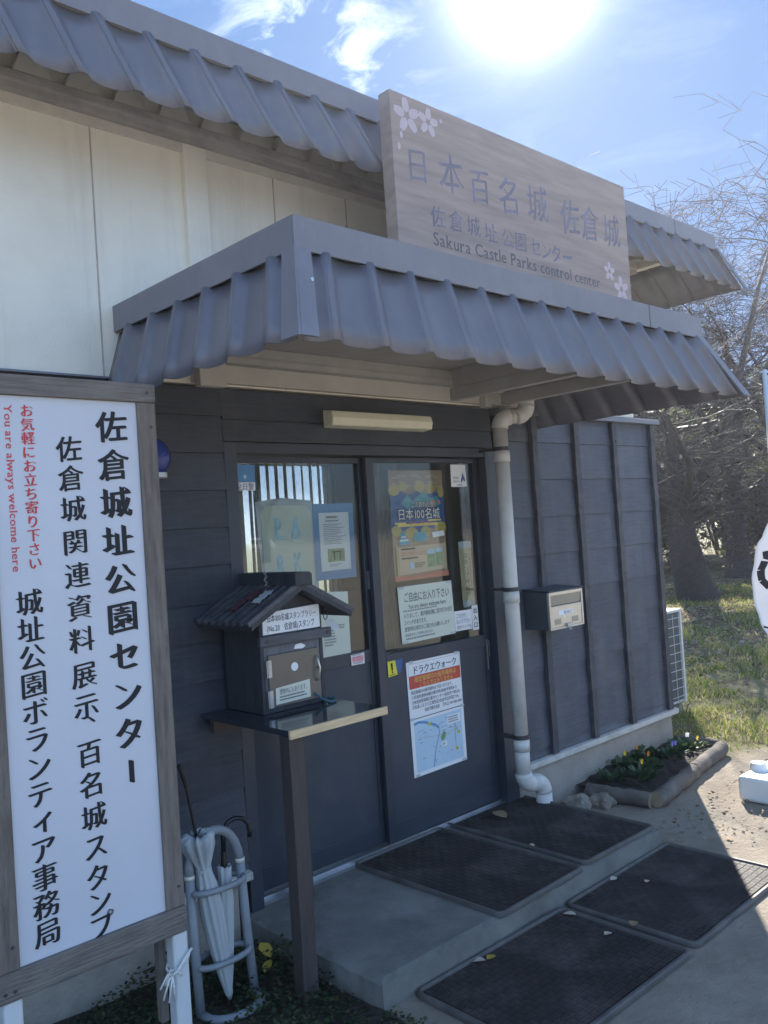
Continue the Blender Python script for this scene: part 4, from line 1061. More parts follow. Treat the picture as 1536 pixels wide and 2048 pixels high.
    b = MB(); b.tube([(2.290,2.832,1.385),(2.290,2.832,1.362)], .0025, 6); b.tube([(2.290+.011*cos(q),2.832,1.343+.022*sin(q)) for q in [2*pi*k/12 for k in range(13)]], .002, 5); b.build('hook', M['clamp'], c)
    b = MB(); b.add([(2.288,2.830,1.318),(2.322,2.826,1.322),(2.345,2.822,1.300),(2.352,2.82,1.275),(2.325,2.82,1.272),(2.300,2.827,1.290)], [(0,5,4,3,2,1)]); b.build('slip', M['tape'], c, solid=.001)
build_stamp_box()

# ------------------------------------------------------------------ papers on the doors
YL, YR = 3.228, 3.192          # just in front of the panes (left door, right door)
YLf, YRf = 3.2155, 3.1795      # on the metal of the doors
YLi, YRi = 3.238, 3.202        # behind the glass
def build_papers():
    # security sticker
    o, fr = paper('security_sticker', 'small blue and white security sticker in the top left corner of the left door', 'sticker', [(2.137,2.012),(2.253,2.013),(2.251,1.897),(2.138,1.899)], M['whitep'], YL-.003)
    m = MB(); rect(m, fr, 0, 0, 1, .68); put(m, 'blue_field', M['blue'], o)
    m = MB(); disc(m, fr, .52, .46, .075, .085, 2); put(m, 'emblem', M['skyp'], o)
    m = MB(); line(m, fr, '全日警', .08, .70, .94, .98); put(m, 'lettering', M['navy'], o)
    # PARK sheet (outline with clipped corners)
    q = [(2.30,1.826),(2.572,1.826),(2.566,1.417),(2.284,1.417)]
    m = MB(); pts = [(2.305,1.826),(2.539,1.824),(2.572,1.787),(2.566,1.417),(2.284,1.417),(2.280,1.793)]
    m.prism(pts, 'y', YLi, YLi+.0016); o = m.build('park_sheet', M['paperw']); tag(o, 'large cream paper with PARK in pale blue crayon letters behind the left door glass', 'poster')
    fr = Frame([(2.28,YLi,1.826),(2.572,YLi,1.826),(2.566,YLi,1.417),(2.284,YLi,1.417)])
    m = MB()
    for s_ in (0, 1, 2):
        e = s_*.012-.012
        for ch, u, v in (('P',.31,.25),('A',.66,.24),('R',.33,.675),('K',.68,.66)):
            vs, fs, be = GL[(ch, 0.0)]
            xs = [p[0] for p in vs]; c0 = (min(xs)+max(xs))/2
            m.add([fr.p(u+(px-c0)*.26+e, v-(py-.36)*.34+e*.6*(1 if ch in 'PK' else -1), 1+s_*.1) for px, py in vs], fs)
    put(m, 'lettering', M['bluelt'], o)
    m = MB(); dashes(m, fr, .26, .345, .50, .40, 3, .5, seed=5); dashes(m, fr, .56, .345, .80, .40, 3, .5, seed=6); dashes(m, fr, .60, .80, .86, .85, 2, .5, seed=8); put(m, 'small_print', M['bluelt'], o)
    # grey margin of crumpled film behind it
    m = MB(); m.prism([(2.255,1.846),(2.40,1.862),(2.58,1.845),(2.595,1.40),(2.275,1.41)], 'y', YLi+.002, YLi+.003); o2 = m.build('clear_film', M['tape']); tag(o2, 'wrinkled clear film backing round the cream PARK paper', 'film')
    # blue board with white notice
    o, fr = paper('blue_notice', 'blue card with white printed notice and small green photo beside the PARK paper', 'notice', [(2.581,1.828),(2.839,1.826),(2.834,1.458),(2.581,1.458)], M['blue'], YLi-.0005)
    m = MB(); rect(m, fr, .13, .12, .87, .885, 1); sh = put(m, 'white_sheet', M['paper'], o)
    m = MB(); dashes(m, fr, .30, .165, .70, .205, 1, .8, 2, 4); dashes(m, fr, .28, .22, .72, .245, 1, .7, 2, 9); dashes(m, fr, .22, .27, .78, .55, 12, .4, 2, 11); dashes(m, fr, .33, .80, .66, .84, 2, .5, 2, 12); put(m, 'small_print', M['print'], o)
    m = MB(); rect(m, fr, .30, .60, .72, .77, 2); put(m, 'photo', M['greenp'], o)
    m = MB(); rect(m, fr, .40, .63, .64, .65, 3); rect(m, fr, .44, .65, .47, .75, 3); rect(m, fr, .58, .65, .61, .75, 3); put(m, 'photo_gate', M['roomdark'], o)
    # opening hours
    o, fr = paper('hours_sheet', 'pale green opening hours sheet on the left door, half hidden by the stamp box', 'notice', [(2.568,1.407),(2.758,1.392),(2.754,1.091),(2.57,1.092)], M['paperg'], YL-.003)
    m = MB(); line(m, fr, '午後5時', .36, .12, .74, .22, skew=.06); line(m, fr, '午後4時30分', .30, .24, .92, .34, skew=.06); put(m, 'lettering', M['inkgrey'], o)
    m = MB(); dashes(m, fr, .12, .55, .52, .86, 7, .5, seed=21); dashes(m, fr, .58, .52, .84, .60, 2, .5, seed=23); put(m, 'small_print', M['print'], o)
    # small pink printed sticker
    o, fr = paper('pink_sticker', 'small white sticker with pink print at the lower right of the left door', 'sticker', [(2.742,1.081),(2.83,1.083),(2.829,1.029),(2.744,1.03)], M['paper'], YLf-.0022)
    m = MB(); rect(m, fr, .08, .2, .92, .72); put(m, 'pink_print', M['pinkp'], o)
    m = MB(); dashes(m, fr, .15, .78, .85, .95, 1, .6, seed=2); dashes(m, fr, .1, .04, .9, .17, 1, .6, seed=3); put(m, 'small_print', M['print'], o)
    # campaign poster behind the right glass; its characters are left out
    o, fr = paper('campaign_poster', 'colourful castle stamp campaign poster in navy, gold and brown behind the right door glass', 'poster', [(3.063,1.986),(3.467,1.986),(3.465,1.412),(3.064,1.411)], M['posterbr'], YRi)
    m = MB()
    rr = random.Random(4)
    for i in range(26):
        u = rr.uniform(.02, .85); v = rr.uniform(.03, .17); rect(m, fr, u, v, u+rr.uniform(.05,.14), v+.012, 1)
    put(m, 'pale_bricks', M['parch'], o)
    m = MB(); poly(m, fr, [(.0,.56),(.30,.54),(.50,.58),(.7,.54),(1,.56),(1,.22),(.8,.20),(.62,.24),(.5,.19),(.35,.23),(.2,.19),(.0,.23)], 1); put(m, 'navy_field', M['navy'], o)
    m = MB()
    for (u, v, ru, rv) in ((.08,.18,.10,.05),(.24,.15,.08,.04),(.55,.15,.10,.05),(.75,.17,.09,.05),(.95,.2,.06,.06),(.08,.55,.09,.05),(.35,.57,.12,.05),(.62,.57,.10,.05),(.90,.54,.12,.055)): disc(m, fr, u, v, ru, rv, 2)
    put(m, 'gold_clouds', M['gold'], o)
    m = MB(); poly(m, fr, [(.18,.31),(.30,.22),(.40,.28),(.50,.24),(.62,.20),(.74,.26),(.88,.24),(.94,.32),(.80,.35),(.5,.34),(.3,.35)], 3); put(m, 'teal_shape', M['teal'], o)
    m = MB()
    for (u, v, c) in ((.78,.31,.05),(.66,.33,.03),(.9,.30,.03)): disc(m, fr, u, v, c, c*.7, 4)
    put(m, 'red_shape', M['orangered'], o)
    m = MB(); rect(m, fr, .10, .49, .85, .515, 4); rect(m, fr, .05, .475, .25, .49, 4); rect(m, fr, .66, .46, .92, .475, 4); put(m, 'gold_band', M['yellowtx'], o)
    for k, mt, e in ((5, 'black', PEN3), (6, 'whitep', None)):
        m = MB()
        pen = [(dx*2.2, dy*2.2) for dx in (-.02, 0, .02) for dy in (-.02, 0, .02)] if e else None
        line(m, fr, 'この旅わが旅!', .36, .285, .80, .345, k, pen=pen)
        line(m, fr, '日本100名城', .10, .345, .90, .455, k, pen=pen)
        put(m, 'lettering', M[mt], o)
    m = MB(); line(m, fr, 'キャンペーン', .30, .455, .72, .515, 7); put(m, 'lettering', M['orangered'], o)
    # castle drawing and scroll
    m = MB(); poly(m, fr, [(.10,.66),(.14,.60),(.11,.60),(.18,.545),(.25,.60),(.23,.60),(.30,.66),(.27,.68),(.13,.68)], 4); poly(m, fr, [(.36,.64),(.40,.57),(.60,.57),(.64,.64),(.5,.665)], 4); put(m, 'castle_drawing', M['teal'], o)
    m = MB(); poly(m, fr, [(.12,.63),(.27,.63),(.28,.645),(.11,.645)], 5); poly(m, fr, [(.15,.60),(.23,.60),(.24,.612),(.14,.612)], 5); poly(m, fr, [(.72,.58),(.96,.57),(.97,.62),(.74,.63)], 4); put(m, 'white_drawing', M['whitep'], o)
    m = MB(); poly(m, fr, [(.04,.70),(.96,.69),(.97,.93),(.05,.95)], 4); put(m, 'scroll', M['parch'], o)
    m = MB(); rect(m, fr, .04, .69, .085, .955, 5); rect(m, fr, .925, .68, .97, .94, 5); put(m, 'scroll_rod', M['tan'], o)
    m = MB(); line(m, fr, 'スタンプをゲットしよう!', .12, .735, .58, .785, 6); put(m, 'lettering', M['redband'], o)
    m = MB(); dashes(m, fr, .12, .71, .5, .73, 1, .7, 6, 31); dashes(m, fr, .13, .795, .55, .82, 1, .5, 6, 32); dashes(m, fr, .36, .85, .58, .90, 3, .4, 6, 33); put(m, 'small_print', M['roomdark'], o)
    m = MB(); rect(m, fr, .61, .735, .75, .90, 5); rect(m, fr, .77, .73, .89, .895, 5); put(m, 'green_photo', M['greenp'], o)
    m = MB(); rect(m, fr, .61, .735, .75, .78, 6); rect(m, fr, .77, .73, .89, .77, 6); rect(m, fr, .27, .84, .34, .90, 6); put(m, 'sky_photo', M['skyp'], o)
    m = MB(); poly(m, fr, [(0,.955),(.3,.965),(1,.945),(1,1),(0,1)], 5); put(m, 'red_foot', M['orangered'], o)
    # wi-fi sticker
    o, fr = paper('wifi_sticker', 'white rounded FREE Wi-Fi sticker at the top right of the right door', 'sticker', [(3.529,2.017),(3.651,2.017),(3.655,1.893),(3.526,1.893)], M['whitep'], YR-.003)
    m = MB(); line(m, fr, 'FREE', .12, .52, .50, .66); line(m, fr, 'Wi-Fi', .14, .68, .52, .82); put(m, 'lettering', M['inkgrey'], o)
    m = MB(); poly(m, fr, [(.60,.82),(.77,.34),(.92,.74),(.82,.76),(.78,.66),(.68,.80)]); dashes(m, fr, .36, .90, .88, .95, 1, .7, seed=7); put(m, 'mark', M['navy'], o)
    # stamp place strip
    o, fr = paper('stamp_place_strip', 'tall narrow tan paper strip with vertical writing behind the right door glass', 'notice', [(3.564,1.586),(3.669,1.585),(3.671,1.239),(3.571,1.232)], M['tan'], YRi-.0002)
    m = MB(); rect(m, fr, -.01, -.01, 1.01, .10); rect(m, fr, .02, .93, .98, 1.03); put(m, 'tape', M['tape'], o)
    m = MB(); column(m, fr, 'スタンプ', .48, (.22, .53), .34, .105, off=0.0, skew=.03, pen=[(-.02,0),(.02,0)]); column(m, fr, '押印所', .50, (.63, .83), .34, .10, off=0.0, skew=.03); put(m, 'lettering', M['black'], o)
    m = MB()
    for k in range(9): rect(m, fr, .78, .2+.06*k, .86, .235+.06*k)
    put(m, 'small_print', M['print'], o)
    # welcome sheet
    o, fr = paper('welcome_sheet', 'pale green handwritten welcome sheet in the lower part of the right door glass', 'notice', [(3.063,1.383),(3.472,1.384),(3.481,1.095),(3.073,1.089)], M['paperg'], YR-.003)
    m = MB(); line(m, fr, 'ご自由にお入り下さい', .09, .10, .94, .29, skew=.05); line(m, fr, 'You are always welcome here', .16, .30, .86, .42)
    line(m, fr, '入りまして、扉内側右側に室内灯の点灯', .06, .47, .97, .57, skew=.04); line(m, fr, 'スイッチがあります。', .06, .59, .50, .69, skew=.04); line(m, fr, '退室時は消灯のご協力をお願いします', .06, .71, .90, .80, skew=.04)
    line(m, fr, '百名城スタンプは中にあります。', .06, .83, .60, .89, skew=.04); put(m, 'lettering', M['inkgrey'], o)
    m = MB(); dashes(m, fr, .05, .425, .97, .46, 1, .7, seed=41); dashes(m, fr, .06, .91, .90, .95, 1, .8, seed=42); put(m, 'small_print', M['print'], o)
    tape(o, fr, [(.06,.02),(.94,.02),(.06,.98),(.94,.98)], .034, .012)
    o, fr = paper('entry_slip', 'small white handwritten slip between the welcome sheet and the black and white exit plate', 'notice', [(3.479,1.212),(3.623,1.21),(3.619,1.102),(3.484,1.103)], M['paper'], YR-.0032)
    m = MB(); line(m, fr, 'こちらから', .06, .10, .66, .38, skew=.06); line(m, fr, 'お入り下さい', .06, .40, .92, .66, skew=.06); line(m, fr, '(室内灯スイッチ有)', .06, .72, .96, .92, skew=.04); put(m, 'lettering', M['inkgrey'], o)
    o, fr = paper('exit_plate', 'narrow white plate with three black vertical characters on the right door', 'plate', [(3.626,1.229),(3.674,1.230),(3.677,1.092),(3.624,1.093)], M['whitep'], YR-.0036, th=.003)
    m = MB(); column(m, fr, '出入口', .5, (.22, .80), .66, .24, off=0.0, skew=0, pen=[(-.02,0),(.02,0)]); put(m, 'lettering', M['black'], o)
    # big two part notice below
    o, fr = paper('sales_notice', 'white notice with red headline band and blue map on the lower right door', 'notice', [(3.085,.998),(3.497,1.0),(3.501,.406),(3.094,.401)], M['paper'], 3.1858)
    m = MB(); line(m, fr, 'ドラクエウォーク', .10, .045, .93, .125, pen=[(-.015,0),(.015,0)]); put(m, 'lettering', M['black'], o)
    m = MB(); rect(m, fr, .03, .135, .985, .245); put(m, 'red_band', M['redband'], o)
    m = MB(); line(m, fr, '限定御城印の販売場所は', .12, .140, .90, .193, 2); line(m, fr, 'こちらではありません', .20, .193, .84, .243, 2); put(m, 'lettering', M['yellowtx'], o)
    m = MB()
    for s, u1, v in (('限定御城印の販売場所は下記になります。', .84, .258), ('①京成佐倉駅前観光案内所(佐倉市栄町8-7)', .90, .300), ('②JR佐倉駅前観光案内センター(佐倉市六崎235)', .95, .342), ('③佐倉ふるさと広場売店(佐倉市臼井田2714)', .92, .384)):
        line(m, fr, s, .05, v, u1, v+.036)
    line(m, fr, '佐倉市観光協会\u3000【TEL】043-486-6000', .27, .428, .98, .464)
    put(m, 'lettering', M['black'], o)
    m = MB(); stroke(m, fr, [(.03,.030),(.985,.030)], .0012); stroke(m, fr, [(.03,.134),(.985,.134)], .0012); stroke(m, fr, [(.03,.030),(.03,.134)], .0012); stroke(m, fr, [(.985,.030),(.985,.134)], .0012); stroke(m, fr, [(0,.503),(1,.500)], .004, 2); put(m, 'rule', M['inkgrey'], o)
    m = MB(); rect(m, fr, .06, .53, .94, .965); put(m, 'map', M['mapblue'], o)
    m = MB(); stroke(m, fr, [(.06,.555),(.14,.545),(.22,.55),(.32,.57),(.44,.60),(.50,.635),(.51,.68),(.47,.73),(.43,.79),(.40,.85),(.36,.96)], .004, 2); stroke(m, fr, [(.06,.548),(.14,.538),(.25,.553),(.34,.575),(.44,.603),(.50,.635)], .012, 2.2); put(m, 'map_river', M['blue'], o)
    m = MB(); stroke(m, fr, [(.10,.66),(.25,.685),(.45,.70),(.62,.70),(.85,.69),(.93,.68)], .0018, 2); put(m, 'map_road', M['tan'], o)
    m = MB(); poly(m, fr, [(.52,.72),(.58,.68),(.63,.70),(.60,.75),(.54,.76)], 2); put(m, 'map_park', M['greenp'], o)
    m = MB(); rect(m, fr, .66, .555, .92, .635, 2); rect(m, fr, .52, .77, .63, .81, 2); put(m, 'map_callout', M['paper'], o)
    m = MB(); dashes(m, fr, .68, .567, .91, .63, 3, .5, 3, 51); rr = random.Random(6)
    for i in range(26):
        u = rr.uniform(.1,.85); v = rr.uniform(.56,.93); rect(m, fr, u, v, u+rr.uniform(.01,.06), v+.006, 2.5)
    dashes(m, fr, .54, .78, .62, .80, 1, .9, 3, 52); put(m, 'small_print', M['print'], o)
    m = MB(); stroke(m, fr, [(.80,.635),(.80,.855)], .0018, 3); stroke(m, fr, [(.80,.635),(.85,.715)], .0018, 3); stroke(m, fr, [(.10,.625),(.24,.61)], .0014, 3); put(m, 'map_arrow', M['redband'], o)
    m = MB()
    for u, v in ((.33,.580),(.87,.725),(.82,.865)): rect(m, fr, u-.022, v-.014, u+.022, v+.014, 3)
    put(m, 'map_number', M['yellow'], o)
    m = MB()
    for s, u, v in (('3',.33,.580),('1',.87,.725),('2',.82,.865)): line(m, fr, s, u-.015, v-.012, u+.015, v+.014, 4)
    put(m, 'lettering', M['black'], o)
    tape(o, fr, [(.08,.012),(.92,.012),(.06,.985),(.94,.985),(.03,.50),(.97,.50)], .030, .012)
    # warning sticker
    o, fr = paper('warning_sticker', 'yellow sticker with black exclamation mark and blue edge on the right door', 'sticker', [(2.950,1.019),(3.003,1.020),(3.014,.947),(2.950,.941)], M['yellow'], YRf-.002)
    m = MB(); poly(m, fr, [(.40,.78-.16),(.56,.62),(.60,.14),(.36,.14)]); disc(m, fr, .48, .74, .09, .07); dashes(m, fr, .1, .88, .9, .95, 1, .7, seed=3); put(m, 'mark', M['black'], o)
    m = MB(); m.prism([(3.004,1.020),(3.055,1.022),(3.052,.99),(3.034,.952),(3.015,.951)], 'y', YRf-.0018, YRf-.0004); bl = m.build('blue_edge', M['navy'], o)
build_papers()

# ------------------------------------------------------------------ rubber mats
def build_mats():
    L_, W_, h = .90, .615, .018
    def proto():
        t = thing('door_mat', 'ribbed rubber mat on the slab beside the foot of the drainpipe', 'mat', (3.29+.31, 2.755, .1), 'rubber mats at the entrance')
        b = MB(); b.box(-W_/2+.012, W_/2-.012, -L_/2+.012, L_/2-.012, .0005, .007)
        # basket weave of short ribs
        p = .030; ny = int((L_-.05)/p); nxx = int((W_-.05)/p)
        for j in range(ny):
            for i in range(nxx):
                cx = -W_/2+.03+(i+.5)*(W_-.06)/nxx; cy = -L_/2+.03+(j+.5)*(L_-.06)/ny
                for k in (-1, 0, 1):
                    d = k*.0095
                    if (i+j) % 2: b.box(cx-.013, cx+.013, cy+d-.0028, cy+d+.0028, .0068, .0125)
                    else: b.box(cx+d-.0028, cx+d+.0028, cy-.013, cy+.013, .0068, .0125)
        me = raw('ribbed_sheet', b.v, b.f, M['rubber']); me.parent = t
        e = MB()
        pr = [(-W_/2,-L_/2),(W_/2,-L_/2),(W_/2,L_/2),(-W_/2,L_/2)]
        # rounded-corner raised border
        def ring(r0, z, ins):
            pts = []
            for (cx, cy, a0) in ((W_/2-.04,-L_/2+.04,-90),(W_/2-.04,L_/2-.04,0),(-W_/2+.04,L_/2-.04,90),(-W_/2+.04,-L_/2+.04,180)):
                for k in range(5):
                    a = radians(a0+90*k/4); rr = .04-ins
                    pts.append((cx+rr*cos(a), cy+rr*sin(a), z))
            return pts
        rs = [ring(0, .0005, 0), ring(0, .012, .002), ring(0, .018, .008), ring(0, .018, .018), ring(0, .007, .024)]
        n = len(rs[0]); v = [p for r in rs for p in r]
        f = [(a*n+i, a*n+(i+1) % n, (a+1)*n+(i+1) % n, (a+1)*n+i) for a in range(4) for i in range(n)]
        me2 = raw('border', v, f, M['rubberedge']); me2.parent = t
        return t
    a = proto()
    a.rotation_euler.z = radians(-.8)
    copy_thing(a, (2.945, 2.735, .1), radians(1.0), 'ribbed rubber mat in the middle of the slab, against the bare concrete')
    copy_thing(a, (3.515, 1.985, .004), radians(90.5), 'ribbed rubber mat on the ground with one corner in sunshine')
    copy_thing(a, (2.585, 1.98, .004), radians(89.2), 'ribbed rubber mat on the ground, nearest the viewer and wholly in shade')
build_mats()

# ------------------------------------------------------------------ fallen leaves on mats and slab
def leaf_mesh(m_, sz, seed):
    rr = random.Random(seed); n = 6; v = []; f = []
    for i in range(n+1):
        t = i/n; w = sin(pi*t)**.8*.34*(1+.1*rr.uniform(-1, 1)); z = .10*sin(pi*t)+.12*t*t
        v += [(-w*sz, (t-.5)*sz, (z+.16*w*2)*sz*.5), (0, (t-.5)*sz, z*sz*.5), (w*sz, (t-.5)*sz, (z+.22*w*2)*sz*.5)]
    for i in range(n):
        a = i*3; f += [(a, a+1, a+4, a+3), (a+1, a+2, a+5, a+4)]
    return v, f
def build_leaves():
    spots = [(3.54,3.015,.125,.105,'leafbrown','long brown dead leaf on the mat nearest the right door'),
             (3.09,3.185,.105,.075,'leafpale','crumpled pale leaf against the door sill between the two upper mats'),
             (3.165,3.16,.105,.05,'leafbrown','small brown leaf beside the crumpled pale leaf at the sill'),
             (2.459,2.255,.012,.07,'leafpale','pale upright leaf at the foot of the slab edge'),
             (2.988,2.20,.02,.06,'leafpale','pale curled leaf where the two lower mats meet the slab'),
             (3.409,2.25,.02,.04,'leafpale','tiny pale leaf near the top edge of the half sunlit mat'),
             (3.073,1.95,.022,.06,'leafbrown','brown leaf lying across the joint of the two lower mats'),
             (3.475,2.12,.02,.035,'leafpale','tiny pale fleck of leaf in the middle of the half sunlit mat'),
             (2.94,1.985,.02,.045,'leafpale','pale leaf on the nearest mat close to its far right corner'),
             (4.21,2.08,.004,.05,'leafbrown','brown leaf on the earth right of the half sunlit mat'),
             (3.31,2.628,.12,.03,'leafpale','tiny white fleck on the mat nearest the right door'),
             (2.50,2.22,.022,.05,'yleaf','yellow leaf on the near mat below the slab edge')]
    for i, (x, y, z, s, m_, lab) in enumerate(spots):
        v, f = leaf_mesh(m_, s, i)
        o = raw('fallen_leaf', v, f, M[m_], smooth=True); o.location = (x, y, z); o.rotation_euler = (radians(U(-8,8)), radians(U(-8,8)), U(0, 6.28))
        tag(o, lab, 'leaf', 'fallen leaves on mats and slab')
build_leaves()

# ------------------------------------------------------------------ umbrella rack
def build_rack():
    t = thing('umbrella_rack', 'grey tubular arched umbrella rack standing between the sign post and the slab', 'umbrella rack', (1.66, 2.76, 0))
    r = .0170
    xl, xr, xc = 1.545, 1.762, 1.648
    arch = [(1.552,2.755,.0),(1.547,2.76,.25),(1.545,2.765,.50)]
    for i in range(1, 12):
        a = pi*i/12; arch.append((1.650-.105*cos(a), 2.768, .50+.135*sin(a)))
    arch += [(1.756,2.765,.50),(1.762,2.755,.25),(1.772,2.74,.0)]
    b = MB(); b.tube(arch[2:-2], r, 14); b.build('arch', M['racktube'], t, smooth=True)
    b = MB(); b.tube(arch[:3], r, 14); b.build('leg', M['racktube'], t, smooth=True)
    b = MB(); b.tube(arch[-3:], r, 14); b.build('leg', M['racktube'], t, smooth=True)
    for p, q in ((arch[2], arch[3]), (arch[-3], arch[-4])):
        p = Vector(p); b = MB(); b.tube([p-Vector((0,0,.008)), p+Vector((0,0,.006))], r*1.08, 14); b.build('ring', M['ring'], t, smooth=True)
    for z, dep in ((.445, .055), (.185, .055)):
        for s in (-1, 1):
            pts = []
            for i in range(13):
                a = pi*i/12; pts.append((1.652-.105*cos(a)+(.004 if z < .3 else 0), 2.757+s*dep*sin(a)**.7, z))
            b = MB(); b.tube(pts, .0112, 10); b.build('hoop', M['racktube'], t, smooth=True)
    pts = [(1.772,2.74,.02)]+[(1.662+.11*cos(a), 2.74-.10*sin(a)**.8, .018) for a in [pi*i/10 for i in range(1, 10)]]+[(1.552,2.75,.02)]
    b = MB(); b.tube(pts, r, 12); b.build('foot_loop', M['racktube'], t, smooth=True)
    # umbrella one: pale, frilled top, long black shaft
    u = thing('closed_umbrella', 'closed white umbrella with frilled gathered canopy and thin black shaft, left one in the rack', 'umbrella', (1.60, 2.74, .05))
    A = Vector((1.550,2.765,.84)); B = Vector((1.662,2.735,.035)); ax = (B-A).normalized()
    P = lambda s: A+(B-A)*s
    b = MB(); b.tube([P(0), P(.30)], .006, 8); b.build('shaft', M['umbblack'], u)
    b = MB(); b.tube([P(-.06)+Vector((-.012,0,.01)), P(0), P(.03)], [.009,.010,.009], 8); b.build('grip', M['umbblack'], u)
    def canopy(s0, prof, folds, m_, par, seed):
        v = []; f = []; n = folds*4
        sd = ax.cross(Vector((0,1,0))).normalized(); td = ax.cross(sd)
        for s, rad, depth in prof:
            c = P(s)
            for k in range(n):
                a = 2*pi*k/n; rr = rad*(1+depth*cos(folds*a))
                v.append(tuple(c+(sd*cos(a)+td*sin(a))*rr+ax*(-.016*depth*cos(folds*a*1.0+1))))
        for j in range(len(prof)-1):
            for k in range(n):
                f.append((j*n+k, j*n+(k+1) % n, (j+1)*n+(k+1) % n, (j+1)*n+k))
        mb = MB(); mb.add(v, f); return mb.build('canopy', m_, par, smooth=True, solid=.0012)
    canopy(.26, [(.245,.032,.55),(.258,.044,.5),(.275,.046,.34),(.30,.043,.42),(.34,.036,.32),(.39,.025,.2),(.42,.026,.14),(.48,.033,.20),(.60,.037,.18),(.74,.033,.15),(.86,.024,.14),(.97,.013,.1),(1.0,.006,.02)], 9, M['umbcloth'], u, 1)
    b = MB(); c = P(.40); b.tube([c-ax*.006, c+ax*.006], .029, 14); b.build('tie_band', M['umbcloth'], u)
    b = MB(); b.tube([P(.99), P(1.03)], .004, 6); b.build('tip', M['umbblack'], u)
    # umbrella two: hooked black handle
    u2 = thing('closed_umbrella', 'closed white umbrella with hooked black handle, right one in the rack', 'umbrella', (1.69, 2.75, .05))
    A = Vector((1.697,2.775,.60)); B = Vector((1.668,2.745,.04)); ax = (B-A).normalized()
    hook = [Vector((1.790,2.745,.575)), Vector((1.797,2.745,.595)), Vector((1.792,2.75,.625)), Vector((1.770,2.755,.648)), Vector((1.742,2.762,.655)), Vector((1.717,2.77,.645)), Vector((1.703,2.775,.62)), P(.0), P(.12)]
    b = MB(); b.tube(hook, [.0075]+[.0085]*8, 10); b.build('handle', M['umbblack'], u2, smooth=True)
    b = MB(); b.tube([P(.10), P(.20)], [.010,.0125], 10); b.build('collar', M['umbblack'], u2)
    canopy(.2, [(.19,.021,.3),(.23,.022,.2),(.30,.022,.15),(.40,.027,.12),(.50,.026,.1),(.62,.023,.1),(.8,.018,.08),(.95,.010,.05),(1.0,.005,.02)], 7, M['umbcloth'], u2, 2)
    b = MB(); b.tube([P(.98), P(1.03)], .004, 6); b.build('tip', M['umbblack'], u2)
build_rack()

# ------------------------------------------------------------------ flower bed
def log(name, a, b_, r, label, seed):
    rr = random.Random(seed); a = Vector(a); b_ = Vector(b_); n = 10; pts = []; rs = []
    t = thing(name, label, 'log', tuple(a))
    for i in range(n+1):
        s = i/n; pts.append(a+(b_-a)*s+Vector((0, rr.uniform(-.006,.006), rr.uniform(-.005,.005)))); rs.append(r*(1+rr.uniform(-.07,.07)))
    mb = MB(); mb.tube(pts, rs, 14, cap=False); mb.build('bark', M['log'], t, smooth=True)
    for p, q in ((pts[0], pts[1]), (pts[-1], pts[-2])):
        mb = MB(); d = (p-q).normalized(); mb.tube([p-d*.01, p+d*.002], r*.93, 14); mb.build('cut_end', M['logend'], t)
def leaf_cluster(n, r, h, sz, seed, up=.5):
    rr = random.Random(seed); v = []; f = []
    for i in range(n):
        a = rr.uniform(0, 6.283); d = r*sqrt(rr.random()); z = h*rr.random()
        c = Vector((d*cos(a), d*sin(a), z)); s = sz*rr.uniform(.6, 1.2)
        dirv = Vector((cos(a)+rr.uniform(-.6,.6), sin(a)+rr.uniform(-.6,.6), up+rr.uniform(-.4,.5))).normalized()
        sd = dirv.cross(Vector((rr.uniform(-.3,.3), rr.uniform(-.3,.3), 1))).normalized()
        k = len(v)
        v += [tuple(c), tuple(c+dirv*s*.5+sd*s*.32), tuple(c+dirv*s), tuple(c+dirv*s*.5-sd*s*.32)]
        f.append((k, k+1, k+2, k+3))
    return v, f
